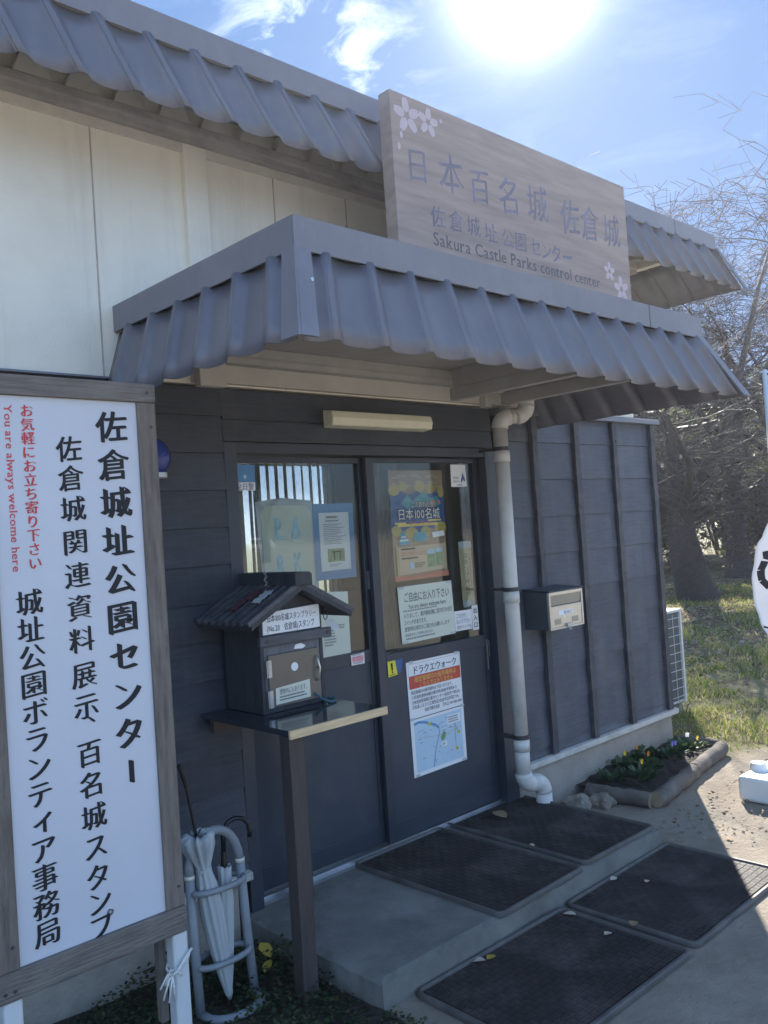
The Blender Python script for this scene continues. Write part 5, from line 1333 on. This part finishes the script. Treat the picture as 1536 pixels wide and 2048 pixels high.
def build_bed():
    log('edging_log', (4.36,3.02,.044), (4.425,2.64,.042), .047, 'dark log at the near left end of the flower bed beside the pipe foot', 1)
    log('edging_log', (4.435,2.60,.044), (5.06,2.705,.044), .049, 'weathered front log of the flower bed with a pale cut end', 2)
    log('edging_log', (5.075,2.71,.044), (5.66,2.80,.042), .047, 'grey front log at the far sunlit corner of the flower bed', 3)
    log('edging_log', (5.69,2.84,.05), (5.66,3.12,.05), .044, 'short far log closing the flower bed at the wall end', 4)
    v = []; f = []; nx, ny = 24, 8
    for j in range(ny+1):
        for i in range(nx+1):
            s, t_ = i/nx, j/ny
            x0 = 4.40+.0*t_; x1 = 5.66
            y0 = 2.63+.19*s; y1 = 3.125
            v.append((x0+(x1-x0)*s, y0+(y1-y0)*t_, .05+.03*sin(s*9+t_*5)*.5+.02*t_+U(-.008,.008)))
    for j in range(ny):
        for i in range(nx):
            a = j*(nx+1)+i; f.append((a, a+1, a+nx+2, a+nx+1))
    kind(raw('bed_soil', v, f, M['soil'], smooth=False), 'structure')
    pl = [(4.80,3.05,'fyellow',1.0,'pansy with one orange yellow bloom close to the foundation, near end of the bed'),
          (5.00,3.06,'forange',.9,'pansy with a reddish orange bloom against the foundation'),
          (4.66,2.84,'fyellow',1.1,'leafy pansy with a yellow bloom behind the front log'),
          (4.56,2.97,None,.8,'small flowerless pansy plant at the near left end of the bed'),
          (4.86,2.90,'forange',1.0,'leafy pansy with dark orange bud in the middle of the bed'),
          (5.20,2.93,'fpurple',1.0,'pansy with two pale purple blooms behind the far front log'),
          (5.43,2.95,'fwhite',.9,'pansy with white blooms at the far end of the bed'),
          (5.12,3.06,None,.9,'flowerless pansy plant beside the orange one at the foundation'),
          (5.52,2.90,'fyellow',.6,'tiny pansy with a yellow bud in the far corner of the bed')]
    for i, (x, y, m_, s, lab) in enumerate(pl):
        t = thing('pansy_plant', lab, 'plant', (x, y, .06), 'pansies in the flower bed')
        v, f = leaf_cluster(int(70*s), .085*s, .055*s, .048, 100+i, .7)
        raw('leaves', [(a+x, b+y, c+.06) for a, b, c in v], f, M['pansyleaf'], t)
        if m_:
            for q in range(2 if m_ in ('fpurple', 'fwhite') else 1):
                ox, oy, oz = U(-.03,.03)+q*.05, U(-.03,.0), .10*s+U(0,.015)
                fv = []; ff = []
                c = Vector((x+ox, y+oy, .06+oz))
                for k in range(5):
                    a = 2*pi*k/5+.3; d = Vector((cos(a)*.8, -.35, sin(a))).normalized(); sd = d.cross(Vector((0,1,0))).normalized(); n0 = len(fv); R_ = .0165
                    fv += [tuple(c), tuple(c+d*R_*.6+sd*R_*.5), tuple(c+d*R_*1.05+sd*R_*.28), tuple(c+d*R_*1.05-sd*R_*.28), tuple(c+d*R_*.6-sd*R_*.5)]
                    ff.append((n0, n0+1, n0+2, n0+3, n0+4))
                raw('bloom', fv, ff, M[m_], t)
                mb = MB(); mb.tube([(x+ox*.4, y+oy*.3, .07), tuple(c-Vector((0,-.004,.004)))], .0018, 5); mb.build('stem', M['pansyleaf'], t)
    # broken concrete at the pipe's foot
    for i, (x, y, s, lab) in enumerate(((4.17,2.96,.10,'rough lump of broken concrete beside the pipe foot'), (4.30,2.88,.085,'flatter lump of broken concrete next to the flower bed log'), (4.07,2.90,.05,'small chip of concrete lying between mat and pipe'))):
        rr = random.Random(50+i); bm = bmesh.new(); bmesh.ops.create_icosphere(bm, subdivisions=4, radius=1)
        for vtx in bm.verts:
            k = 1+.25*sin(vtx.co.x*4+i)*cos(vtx.co.y*5+i*2)+.05*sin(vtx.co.x*9+vtx.co.z*7)*sin(vtx.co.y*8+i)+.035*rr.uniform(-1,1)
            vtx.co = Vector((vtx.co.x*s*k, vtx.co.y*s*.8*k, vtx.co.z*s*.5*k))
        me = bpy.data.meshes.new('concrete_lump'); bm.to_mesh(me); bm.free(); me.materials.append(M['rubble'])
        o = bpy.data.objects.new('concrete_lump', me); COL.objects.link(o); o.location = (x, y, .022); o.rotation_euler.z = i*1.1
        tag(o, lab, 'rubble')
build_bed()

# ------------------------------------------------------------------ air conditioner
def build_ac():
    t = thing('air_conditioner', 'off white outdoor air conditioner with wire guarded coil beyond the end of the dark wall', 'air conditioner', (6.6, 3.75, 0))
    x0, x1, y0, y1, z0, z1 = 6.05, 6.76, 3.62, 3.88, .08, .86
    b = MB(); b.box(x0, x1, y0+.02, y1, z0, z1-.025); b.build('case', M['acwhite'], t, bevel=.01, seg=3)
    b = MB(); b.box(x0-.006, x1+.006, y0-.004, y1+.006, z1-.0245, z1); b.build('lid', M['acwhite'], t, bevel=.008, seg=3)
    b = MB(); b.box(x0+.02, x1-.03, y0+.004, y0+.0195, z0+.03, z1-.03); b.build('coil', M['coil'], t)
    b = MB(); b.box(x1-.028, x1, y0-.004, y0+.0195, z0, z1-.025); b.box(x0, x0+.018, y0-.004, y0+.0195, z0, z1-.025); b.build('corner_post', M['acwhite'], t, bevel=.004)
    g = MB()
    for i in range(10):
        z = z0+.06+(z1-z0-.13)*i/9; g.tube([(x0+.016,y0-.002,z),(x1-.026,y0-.002,z)], .0028, 5)
    for i in range(7):
        x = x0+.06+(x1-x0-.12)*i/6; g.tube([(x,y0-.006,z0+.03),(x,y0-.006,z1-.04)], .0022, 5)
    g.build('wire_guard', M['acwhite'], t)
    for x in (x0+.08, x1-.12):
        b = MB(); b.box(x, x+.06, y0+.01, y1+.02, -.03, z0-.0005); b.build('foot', M['concrete'], t)
build_ac()

# ------------------------------------------------------------------ banner at the right edge
def build_banner():
    t = thing('banner_stand', 'white cloth banner with black brush strokes on a white pole in a square plastic tank', 'banner', (5.03, 2.06, 0))
    b = MB(); b.box(4.80, 5.28, 1.82, 2.30, .004, .145); b.build('tank', M['tank'], t, bevel=.022, seg=4)
    b = MB(); b.tube([(4.99,2.255,.145),(4.99,2.255,.185)], [.052,.042], 20); cp = b.build('filler_cap', M['tank'], t, smooth=False)
    b = MB(); b.tube([(4.99,2.255,.1852),(4.99,2.255,.1862)], .02, 14); b.build('cap_hollow', M['acwhite'], cp)
    b = MB(); b.tube([(5.035,2.07,.14),(5.035,2.07,.26)], .022, 14); b.build('pole_socket', M['tank'], t)
    b = MB(); b.tube([(5.035,2.07,.14),(5.035,2.07,2.46)], .0125, 12); b.build('pole', M['whitemetal'], t, smooth=True)
    b = MB(); b.tube([(5.012,2.085,2.447),(5.06,2.05,2.447),(5.35,1.84,2.447)], .0075, 8); b.build('crossbar', M['whitemetal'], t, smooth=True)
    # cloth: left edge follows the wind, fixed at the crossbar
    d = Vector((.80,-.60,0)); nrm = Vector((-.60,-.80,0))
    prof = [(2.43,.01),(2.2,.012),(1.95,.02),(1.78,.0),(1.70,-.03),(1.60,-.05),(1.52,-.085),(1.44,-.13),(1.37,-.138),(1.27,-.158),(1.15,-.15),(1.0,-.125),(.93,-.09),(.80,-.055),(.68,.0)]
    def edge(z):
        for (za, ea), (zb, eb) in zip(prof[:-1], prof[1:]):
            if zb <= z <= za:
                t_ = (za-z)/(za-zb); t_ = t_*t_*(3-2*t_); return ea+(eb-ea)*t_
        return prof[-1][1]
    O = Vector((5.03, 2.07, 0)); v = []; f = []; nx, nz_ = 26, 60
    def at(s, z):
        e = edge(z)
        w = .46
        bulge = (.05*sin((2.43-z)*3.1+s*2)+.022*sin(z*9+s*5)+.012*sin(s*19+z*4)+.008*sin(z*21-s*9))*min(1, (2.43-z)*1.6)
        return O+d*(e+(w-e)*s)+nrm*bulge*(.4+s)+Vector((0,0,z))
    for j in range(nz_+1):
        z = 2.43-1.75*j/nz_
        for i in range(nx+1): v.append(tuple(at(i/nx, z)))
    for j in range(nz_):
        for i in range(nx):
            a = j*(nx+1)+i; f.append((a, a+nx+1, a+nx+2, a+1))
    mb = MB(); mb.add(v, f); cl = mb.build('cloth', M['bannercloth'], t, smooth=True, solid=.001)
    # black brush strokes lying on the cloth
    def brush(pts, w):
        mb = MB(); P = []
        for (s0, z0), (s1, z1) in zip(pts[:-1], pts[1:]):
            for k in range(6): P.append((s0+(s1-s0)*k/6, z0+(z1-z0)*k/6))
        P.append(pts[-1])
        for (a, b_) in zip(P[:-1], P[1:]):
            dx, dz = b_[0]-a[0], b_[1]-a[1]; l = sqrt((dx*.5)**2+dz**2) or 1
            nx_, nz2 = -dz/l*w, dx*.5/l*w
            q = [at(a[0]-nx_, a[1]-nz2*.5), at(b_[0]-nx_, b_[1]-nz2*.5), at(b_[0]+nx_, b_[1]+nz2*.5), at(a[0]+nx_, a[1]+nz2*.5)]
            mb.add([p+nrm*.0018 for p in q], [(0,1,2,3)])
        mb.build('brush_stroke', M['black'], cl, solid=.0006)
    brush([(.07,1.40),(.13,1.405),(.10,1.37)], .030)
    brush([(.17,1.43),(.26,1.40),(.45,1.42)], .03)
    brush([(.095,1.36),(.075,1.31),(.10,1.25),(.17,1.205),(.30,1.175),(.55,1.17)], .036)
    brush([(.22,1.34),(.32,1.31),(.5,1.33)], .03)
    brush([(.27,1.28),(.31,1.25),(.4,1.26)], .026)
    brush([(.02,.985),(.08,.97)], .012); brush([(.03,.955),(.10,.94)], .012); brush([(.04,.925),(.09,.915)], .012); brush([(.06,.80),(.12,.79)], .012); brush([(.16,.97),(.2,.93)], .012)
build_banner()

# ------------------------------------------------------------------ trees
def bare_tree(name, label, base, height, r0, seed, lean=(.1,0), spread=1.0, lim=5200, first=.30, droop=.0, limbs=None, tm='twig', rmin=.0028):
    rr = random.Random(seed)
    t = thing(name, label, 'tree', base, 'bare trees beyond the office')
    tv, tf, cv, cf = MB(), None, MB(), None
    segs = 0
    queue = []
    d = Vector((lean[0], lean[1], 1)).normalized(); b = Vector(base)
    if limbs:
        for pts, ra, rb in limbs:
            pts = [b+Vector(q) for q in pts]; n_ = len(pts); rs = [ra+(rb-ra)*i/(n_-1) for i in range(n_)]
            tv.tube(pts, rs, 10, cap=False)
            for i in range(1, n_):
                for k in range(3 if rb < .1 else 1):
                    t_ = rr.random(); q0 = pts[i-1]*(1-t_)+pts[i]*t_; dv = (pts[i]-pts[i-1]).normalized()
                    if rb >= .1 and i < n_-1: continue
                    ax = Vector((rr.uniform(-1,1), rr.uniform(-1,1), rr.uniform(-.5,.5))).normalized()
                    queue.append((q0, (dv*.4+ax).normalized(), rr.uniform(1.1,2.1), rs[i]*rr.uniform(.3,.5), 2))
            queue.append((pts[-1], (pts[-1]-pts[-2]).normalized(), 1.8, rb, 2))
    else: queue.append((b+d*.48, d, height*first, r0, 0))
    qi = 0
    while qi < len(queue) and segs < lim:
        p, d_, length, r, depth = queue[qi]; qi += 1
        pts = [p]; rs = [r]; q = p.copy(); dd = d_.copy()
        steps = 7 if depth < 2 else 5 if depth < 4 else 4
        for i in range(steps):
            wob = .14 if depth < 2 else .17 if depth < 4 else .12
            dd = (dd+Vector((rr.uniform(-1,1), rr.uniform(-1,1), rr.uniform(-.8,.9)))*wob+Vector((0,0,.04 if depth < 2 else -droop))).normalized()
            q = q+dd*length/steps; pts.append(q.copy()); rs.append(r*(1-(.42 if depth < 2 else .6)*(i+1)/steps))
        rs = [max(rmin, k) for k in rs]
        (tv if depth < 2 else cv).tube(pts, rs, 9 if depth == 0 else 6 if depth < 2 else 4 if depth < 4 else 3, cap=False)
        segs += steps
        if depth >= 7 or length < .12: continue
        kids = 4 if depth == 0 else rr.choice((3,4)) if depth < 3 else rr.choice((2,3,3))
        for k in range(kids):
            s = 1.0 if k == 0 else rr.uniform(.3, .95)
            if depth == 0: s = (1.0, .70, .82, .93)[k]
            i = max(1, min(len(pts)-1, int(round(s*(len(pts)-1)))))
            ax = Vector((rr.uniform(-1,1), rr.uniform(-1,1), rr.uniform(-.55,.6))).normalized()
            if depth == 0:
                aa = 2*pi*k/4+rr.uniform(-.5,.5); ax = Vector((cos(aa), sin(aa), rr.uniform(-.05,.4)))
            nd = (dd*.55+ax*spread*.82).normalized()
            queue.append((pts[i].copy(), nd, length*(rr.uniform(.60,.80) if depth else rr.uniform(.62,.9)), rs[i]*rr.uniform(.5,.68), depth+1))
    for p, d_, length, r, depth in queue[qi:qi+2500]:
        e = p+d_*length*.5; cv.tube([p, (p+e)/2+Vector((0,0,rr.uniform(-.02,.03))), e], [.005,.004,.0025], 3, cap=False)
    d = Vector((lean[0], lean[1], 1)).normalized(); b = Vector(base)
    # root flare
    if not limbs: tv.tube([b-Vector((0,0,.2)), b+Vector((0,0,.03)), b+d*.25, b+d*.5], [r0*1.6, r0*1.35, r0*1.06, r0], 12, cap=False)
    o = raw('trunk', tv.v, tv.f, M['bark'], t, smooth=True); o2 = raw('crown', cv.v, cv.f, M[tm], t, smooth=True)
    return t
def leafy(name, label, base, w, h, n, seed, m_, group, leaf=.09, cat='shrub'):
    rr = random.Random(seed); t = thing(name, label, cat, base, group)
    v = []; f = []
    blobs = [(Vector((rr.uniform(-.75,.75)*w, rr.uniform(-.75,.75)*w, h*rr.uniform(.12,.88))), rr.uniform(.22,.48)*w) for _ in range(26)]
    for i in range(n):
        c, r = blobs[rr.randrange(len(blobs))]
        dv = Vector((rr.gauss(0,1), rr.gauss(0,1), rr.gauss(0,.9))).normalized()*r*rr.random()**.35
        p = c+dv
        if p.z < .02: p.z = rr.uniform(.02, .4)
        s = leaf*rr.uniform(.6, 1.3)
        a = Vector((rr.uniform(-1,1), rr.uniform(-1,1), rr.uniform(-.6,.8))).normalized(); b2 = a.cross(Vector((rr.uniform(-1,1), rr.uniform(-1,1), rr.uniform(-1,1)))).normalized()
        p = p+Vector(base); k = len(v)
        v += [tuple(p-a*s), tuple(p+b2*s*.45), tuple(p+a*s), tuple(p-b2*s*.45)]; f.append((k, k+1, k+2, k+3))
    raw('crown', v, f, M[m_], t)
    mb = MB()
    for k in range(6):
        a = 2*pi*k/6; mb.tube([Vector(base)+Vector((cos(a)*.08, sin(a)*.08, -.1)), Vector(base)+Vector((cos(a)*w*.3, sin(a)*w*.3, h*.5)), Vector(base)+Vector((cos(a)*w*.5, sin(a)*w*.5, h*.85))], [.05,.03,.012], 6)
    raw('trunk', mb.v, mb.f, M['bark'], t)
    return t
def build_trees():
    bare_tree('cherry_tree', 'old bare cherry tree with thick dark leaning trunk standing on the sunlit grass', (14.55, 7.45, .05), 7.6, .27, 11, (.10,-.03), 1.0, 26000, .30, .02, rmin=.0036, limbs=[
        ([(.05,-.02,-.25),(.02,-.01,.03),(-.10,.0,.30),(-.24,.02,.75),(-.34,.04,1.25),(-.33,.04,1.6)], .42, .20),
        ([(-.33,.04,1.55),(.15,-.05,2.1),(.75,-.2,2.7),(1.35,-.4,3.5),(2.1,-.7,4.3),(2.9,-.9,5.0)], .17, .05),
        ([(-.34,.04,1.5),(-.65,.25,2.3),(-.9,.6,3.3),(-1.2,.9,4.1)], .15, .05),
        ([(-.33,.04,1.5),(-.9,-.45,2.0),(-1.7,-.9,2.35),(-2.6,-1.2,2.7)], .10, .03),
        ([(-.33,.04,1.4),(.2,-.6,1.75),(.7,-1.3,2.05),(1.2,-2.0,2.2)], .09, .03),
        ([(.15,-.05,2.1),(.0,-.7,2.9),(-.3,-1.2,3.9),(-.3,-1.6,5.2)], .10, .035),
        ([(-.34,.04,1.55),(-.9,.6,1.9),(-1.8,1.0,2.2),(-2.8,1.2,2.3)], .09, .03)])
    bare_tree('cherry_tree', 'bare tree with fine upright twigs whose tips show above the office roof', (15.6, 9.2, .1), 8.8, .20, 23, (-.12,.05), 1.0, 26000, .32, tm='twigsky', rmin=.0045)
    bare_tree('cherry_tree', 'bare tree with a dense net of crossing branches behind the old cherry', (18.4, 8.4, .2), 10.6, .24, 31, (-.10,.02), 1.05, 30000, .30, tm='twigsky', rmin=.0050)
    bare_tree('cherry_tree', 'slim bare tree at the right edge beside the banner', (17.6, 7.0, .15), 10.0, .18, 47, (.04,.05), 1.05, 24000, .28, .01, tm='twigsky', rmin=.0040)
    bare_tree('lot_tree', 'bare tree on the open lot, mirrored as a dark trunk in the right glass', (9.0, -1.9, 0), 7.0, .15, 61, (.03,.02), 1.0, 7000, .42)
    bare_tree('lot_tree', 'far bare tree on the open lot, mirrored in the left door glass', (31.5, -38, -.2), 9.2, .30, 62, (.03,.02), 1.0, 7000, .34, rmin=.02)
    g = 'evergreen thicket beyond the grass'
    leafy('evergreen_shrub', 'dark olive evergreen shrub behind the trunk of the old cherry', (20.2, 10.6, .2), 1.5, 4.0, 9000, 1, 'thicket', g, .085)
    leafy('evergreen_shrub', 'yellow green leafy evergreen bush between the cherry trunk and the wall', (19.0, 11.8, .2), 1.6, 4.4, 9500, 2, 'shrubleaf', g, .085)
    leafy('evergreen_shrub', 'dusky evergreen shrub at the right behind the banner cloth', (22.0, 9.2, .25), 1.8, 4.2, 9500, 3, 'thicket', g, .085)
    leafy('evergreen_shrub', 'low dark shrub hugging the ground behind the grass at the right edge', (20.6, 8.6, .2), 1.3, 2.4, 7000, 4, 'thicket', g, .075)
    leafy('evergreen_shrub', 'dense dark shrub seen just past the end of the boarded wall', (18.4, 12.8, .2), 1.8, 3.8, 8000, 5, 'thicket', g, .085)
    leafy('evergreen_shrub', 'tall pale evergreen reaching behind the bare branches at the far right', (25.5, 12.2, .3), 2.6, 5.4, 9000, 6, 'shrubleaf', g, .12)
    leafy('evergreen_shrub', 'tall olive evergreen far behind the end of the porch roof', (23.0, 14.2, .3), 2.6, 5.2, 8500, 7, 'thicket', g, .12)
build_trees()

# ------------------------------------------------------------------ grass, litter, ground cover, far wood
def turf_edge(x, y): return .55*x+.62*y-5.15
def build_grass():
    rr = random.Random(9); v = []; f = []
    n = 0
    while n < 80000:
        # denser near, inside the wedge the place shows
        az = radians(rr.uniform(54, 74)); dist = 5.2+13.5*rr.random()**1.6
        x, y = dist*sin(az), dist*cos(az)
        n += 1
        if x < 5.72 and y > 2.55: continue
        if x < 6.9 and x > 6.0 and 3.58 < y < 3.95: continue
        e = turf_edge(x, y)-.55*(.5+.5*sin(x*2.3+y*1.1))*.9
        if e < rr.uniform(-.35, .5): continue
        patch = sin(x*1.3+1)*cos(y*1.9)+.6*sin(x*3.1-y*2.2)
        patch += .8*sin(x*6.1+y*3.3)*cos(y*7.2-x)
        if patch < rr.uniform(-1.0, .6)-.15: continue
        h = rr.uniform(.018, .055)*max(.35, 1.0+.45*patch)*(1 if dist < 9 else 1.25)
        if rr.random() < .03: h *= 1.9
        w = rr.uniform(.0028, .006)*(1 if dist < 8 else 1.8)
        a = rr.uniform(0, 6.283); lx, ly = rr.uniform(-.8,.8)*h, rr.uniform(-.8,.8)*h
        z = gz(x, y)-.003; k = len(v); c, s = cos(a)*w, sin(a)*w
        v += [(x-c,y-s,z),(x+c,y+s,z),(x+lx*.4+c*.7,y+ly*.4+s*.7,z+h*.6),(x+lx*.4-c*.7,y+ly*.4-s*.7,z+h*.6),(x+lx,y+ly,z+h)]
        f += [(k,k+1,k+2,k+3),(k+3,k+2,k+4)]
    kind(raw('grass', v, f, M['grass']), 'stuff')
    v = []; f = []
    for i in range(15000):
        if i < 9500:
            r_ = rr.random()**.7*4.2; a = rr.uniform(0, 6.283); x, y = 13.2+r_*cos(a)*1.25, 6.4+r_*sin(a)*.9
        else:
            az = radians(rr.uniform(54, 74)); d = 4.6+10*rr.random(); x, y = d*sin(az), d*cos(az)
            if x < 5.75 and y > 2.5: continue
        s = rr.uniform(.006, .017)*(1 if x < 8 else 2.4); a = rr.uniform(0, 6.283); z = gz(x, y)+rr.uniform(.004, .03); k = len(v)
        c, sn = cos(a)*s, sin(a)*s; t1, t2 = rr.uniform(-.6,.6)*s, rr.uniform(-.6,.6)*s
        v += [(x-c,y-sn,z),(x+sn*.5,y-c*.5,z+t1),(x+c,y+sn,z+abs(t2)),(x-sn*.5,y+c*.5,z-t1)]; f.append((k,k+1,k+2,k+3))
    kind(raw('leaf_litter', v, f, M['litter']), 'stuff')
    # low dark plants under the sign, the rack and beside the slab
    v = []; f = []
    for i in range(15000):
        x = rr.uniform(.2, 2.02); y = rr.uniform(2.0, 3.1)
        if x > 1.98 and y > 2.3: x = rr.uniform(1.0, 1.97)
        z = rr.uniform(0, .13)*(.55+.45*sin(x*9)*cos(y*8))*(1.0 if y > 2.3 else .5); s = rr.uniform(.010, .024)
        a = rr.uniform(0, 6.283); d = Vector((cos(a), sin(a), rr.uniform(-.2,.6))).normalized(); q = d.cross(Vector((rr.uniform(-.4,.4), rr.uniform(-.4,.4), 1))).normalized()
        p = Vector((x, y, z)); k = len(v)
        v += [tuple(p), tuple(p+d*s*.5+q*s*.4), tuple(p+d*s), tuple(p+d*s*.5-q*s*.4)]; f.append((k,k+1,k+2,k+3))
    kind(raw('ground_cover', v, f, M['cover']), 'stuff')
    sv = []; sf = []; nx_, ny_ = 30, 20
    for j in range(ny_+1):
        for i in range(nx_+1):
            x = -.2+2.2*i/nx_; y = 1.95+1.17*j/ny_
            x = min(x, 1.995) if y > 2.28 else x-.12*(2.28-y)
            sv.append((x, y, .004+.012*max(0, sin(x*7)*cos(y*6))+rr.uniform(0,.006)))
    sf = [(j*(nx_+1)+i, j*(nx_+1)+i+1, (j+1)*(nx_+1)+i+1, (j+1)*(nx_+1)+i) for j in range(ny_) for i in range(nx_)]
    kind(raw('planting_soil', sv, sf, M['soil']), 'structure')
    # yellowed seedling at the slab corner
    t = thing('yellow_seedling', 'small plant with yellowed leaves growing beside the slab and the umbrella rack', 'plant', (1.88, 2.82, 0))
    for k, (dx, dy, dz, s) in enumerate(((.0,0,.10,.055),(-.05,.02,.085,.05),(.045,-.01,.08,.045),(-.02,-.04,.06,.04))):
        vv, ff = leaf_mesh(None, s*1.4, 70+k)
        ro = Matrix.Rotation(k*1.7, 3, 'Z') @ Matrix.Rotation(radians(25), 3, 'X')
        raw('leaf', [tuple(ro @ Vector(p)+Vector((1.88+dx, 2.82+dy, dz))) for p in vv], ff, M['yleaf'], t, smooth=True)
        mb = MB(); mb.tube([(1.88, 2.82, -.01), (1.88+dx*.5, 2.82+dy*.5, dz*.6), (1.88+dx, 2.82+dy, dz)], .0016, 5); mb.build('stem', M['cover'], t)
    # wood on the far side of the open ground behind the viewer (mirrored in the door glass)
    v = []; f = []
    for i in range(36000):
        x = rr.uniform(-30, 215); y = -112+rr.uniform(-9, 9)+6*sin(x*.05); top = 6.6+1.6*sin(x*.11)+1.1*sin(x*.37+1)
        z = top*rr.random()**.7; s = rr.uniform(.12, .38)
        a = Vector((rr.uniform(-1,1), rr.uniform(-1,1), rr.uniform(-1,1))).normalized(); b2 = a.cross(Vector((rr.uniform(-1,1), rr.uniform(-1,1), rr.uniform(-1,1)))).normalized()
        p = Vector((x, y, z)); k = len(v)
        v += [tuple(p-a*s), tuple(p+b2*s*.4), tuple(p+a*s), tuple(p-b2*s*.4)]; f.append((k,k+1,k+2,k+3))
    kind(raw('far_wood', v, f, M['wood_far']), 'stuff')
    # parked white van far behind the viewer
    t = thing('parked_van', 'white van parked far away, seen only as a reflection in the left door glass', 'van', (68, -91, -.2))
    X, Y, Z = 68, -91, -.2
    b = MB(); b.prism([(X-2.2,Z+.35),(X+2.2,Z+.35),(X+2.2,Z+1.0),(X+1.9,Z+1.15),(X+1.2,Z+1.9),(X-2.1,Z+1.9),(X-2.2,Z+1.1)], 'y', Y-.85, Y+.85); b.build('body', M['van'], t, bevel=.08)
    for x0, x1 in ((-1.9,-.7),(-.55,.45),(.6,1.3)):
        b = MB(); b.box(X+x0, X+x1, Y+.852, Y+.86, Z+1.15, Z+1.72); b.build('window', M['darkglass'], t)
    for x in (-1.35, 1.35):
        for y in (-.75, .75):
            b = MB(); b.tube([(X+x,Y+y-.12,Z+.32),(X+x,Y+y+.12,Z+.32)], .32, 16); b.build('wheel', M['tyre'], t)
build_grass()

# ------------------------------------------------------------------ thin haze volume, added to imitate the sun's veiling glare
def build_haze():
    b = MB(); b.box(-320, 345, -345, 320, -1.4, HAZE_TOP)
    m = bpy.data.materials.new('haze'); m.use_nodes = True; N = m.node_tree.nodes; N.clear()
    out = N.new('ShaderNodeOutputMaterial'); v = N.new('ShaderNodeVolumePrincipled')
    v.inputs['Color'].default_value = (.9, .92, 1, 1); v.inputs['Density'].default_value = .0018; v.inputs['Anisotropy'].default_value = .62
    m.node_tree.links.new(v.outputs[0], out.inputs['Volume'])
    kind(b.build('haze', m), 'stuff')
HAZE_TOP = 10.4
build_haze()
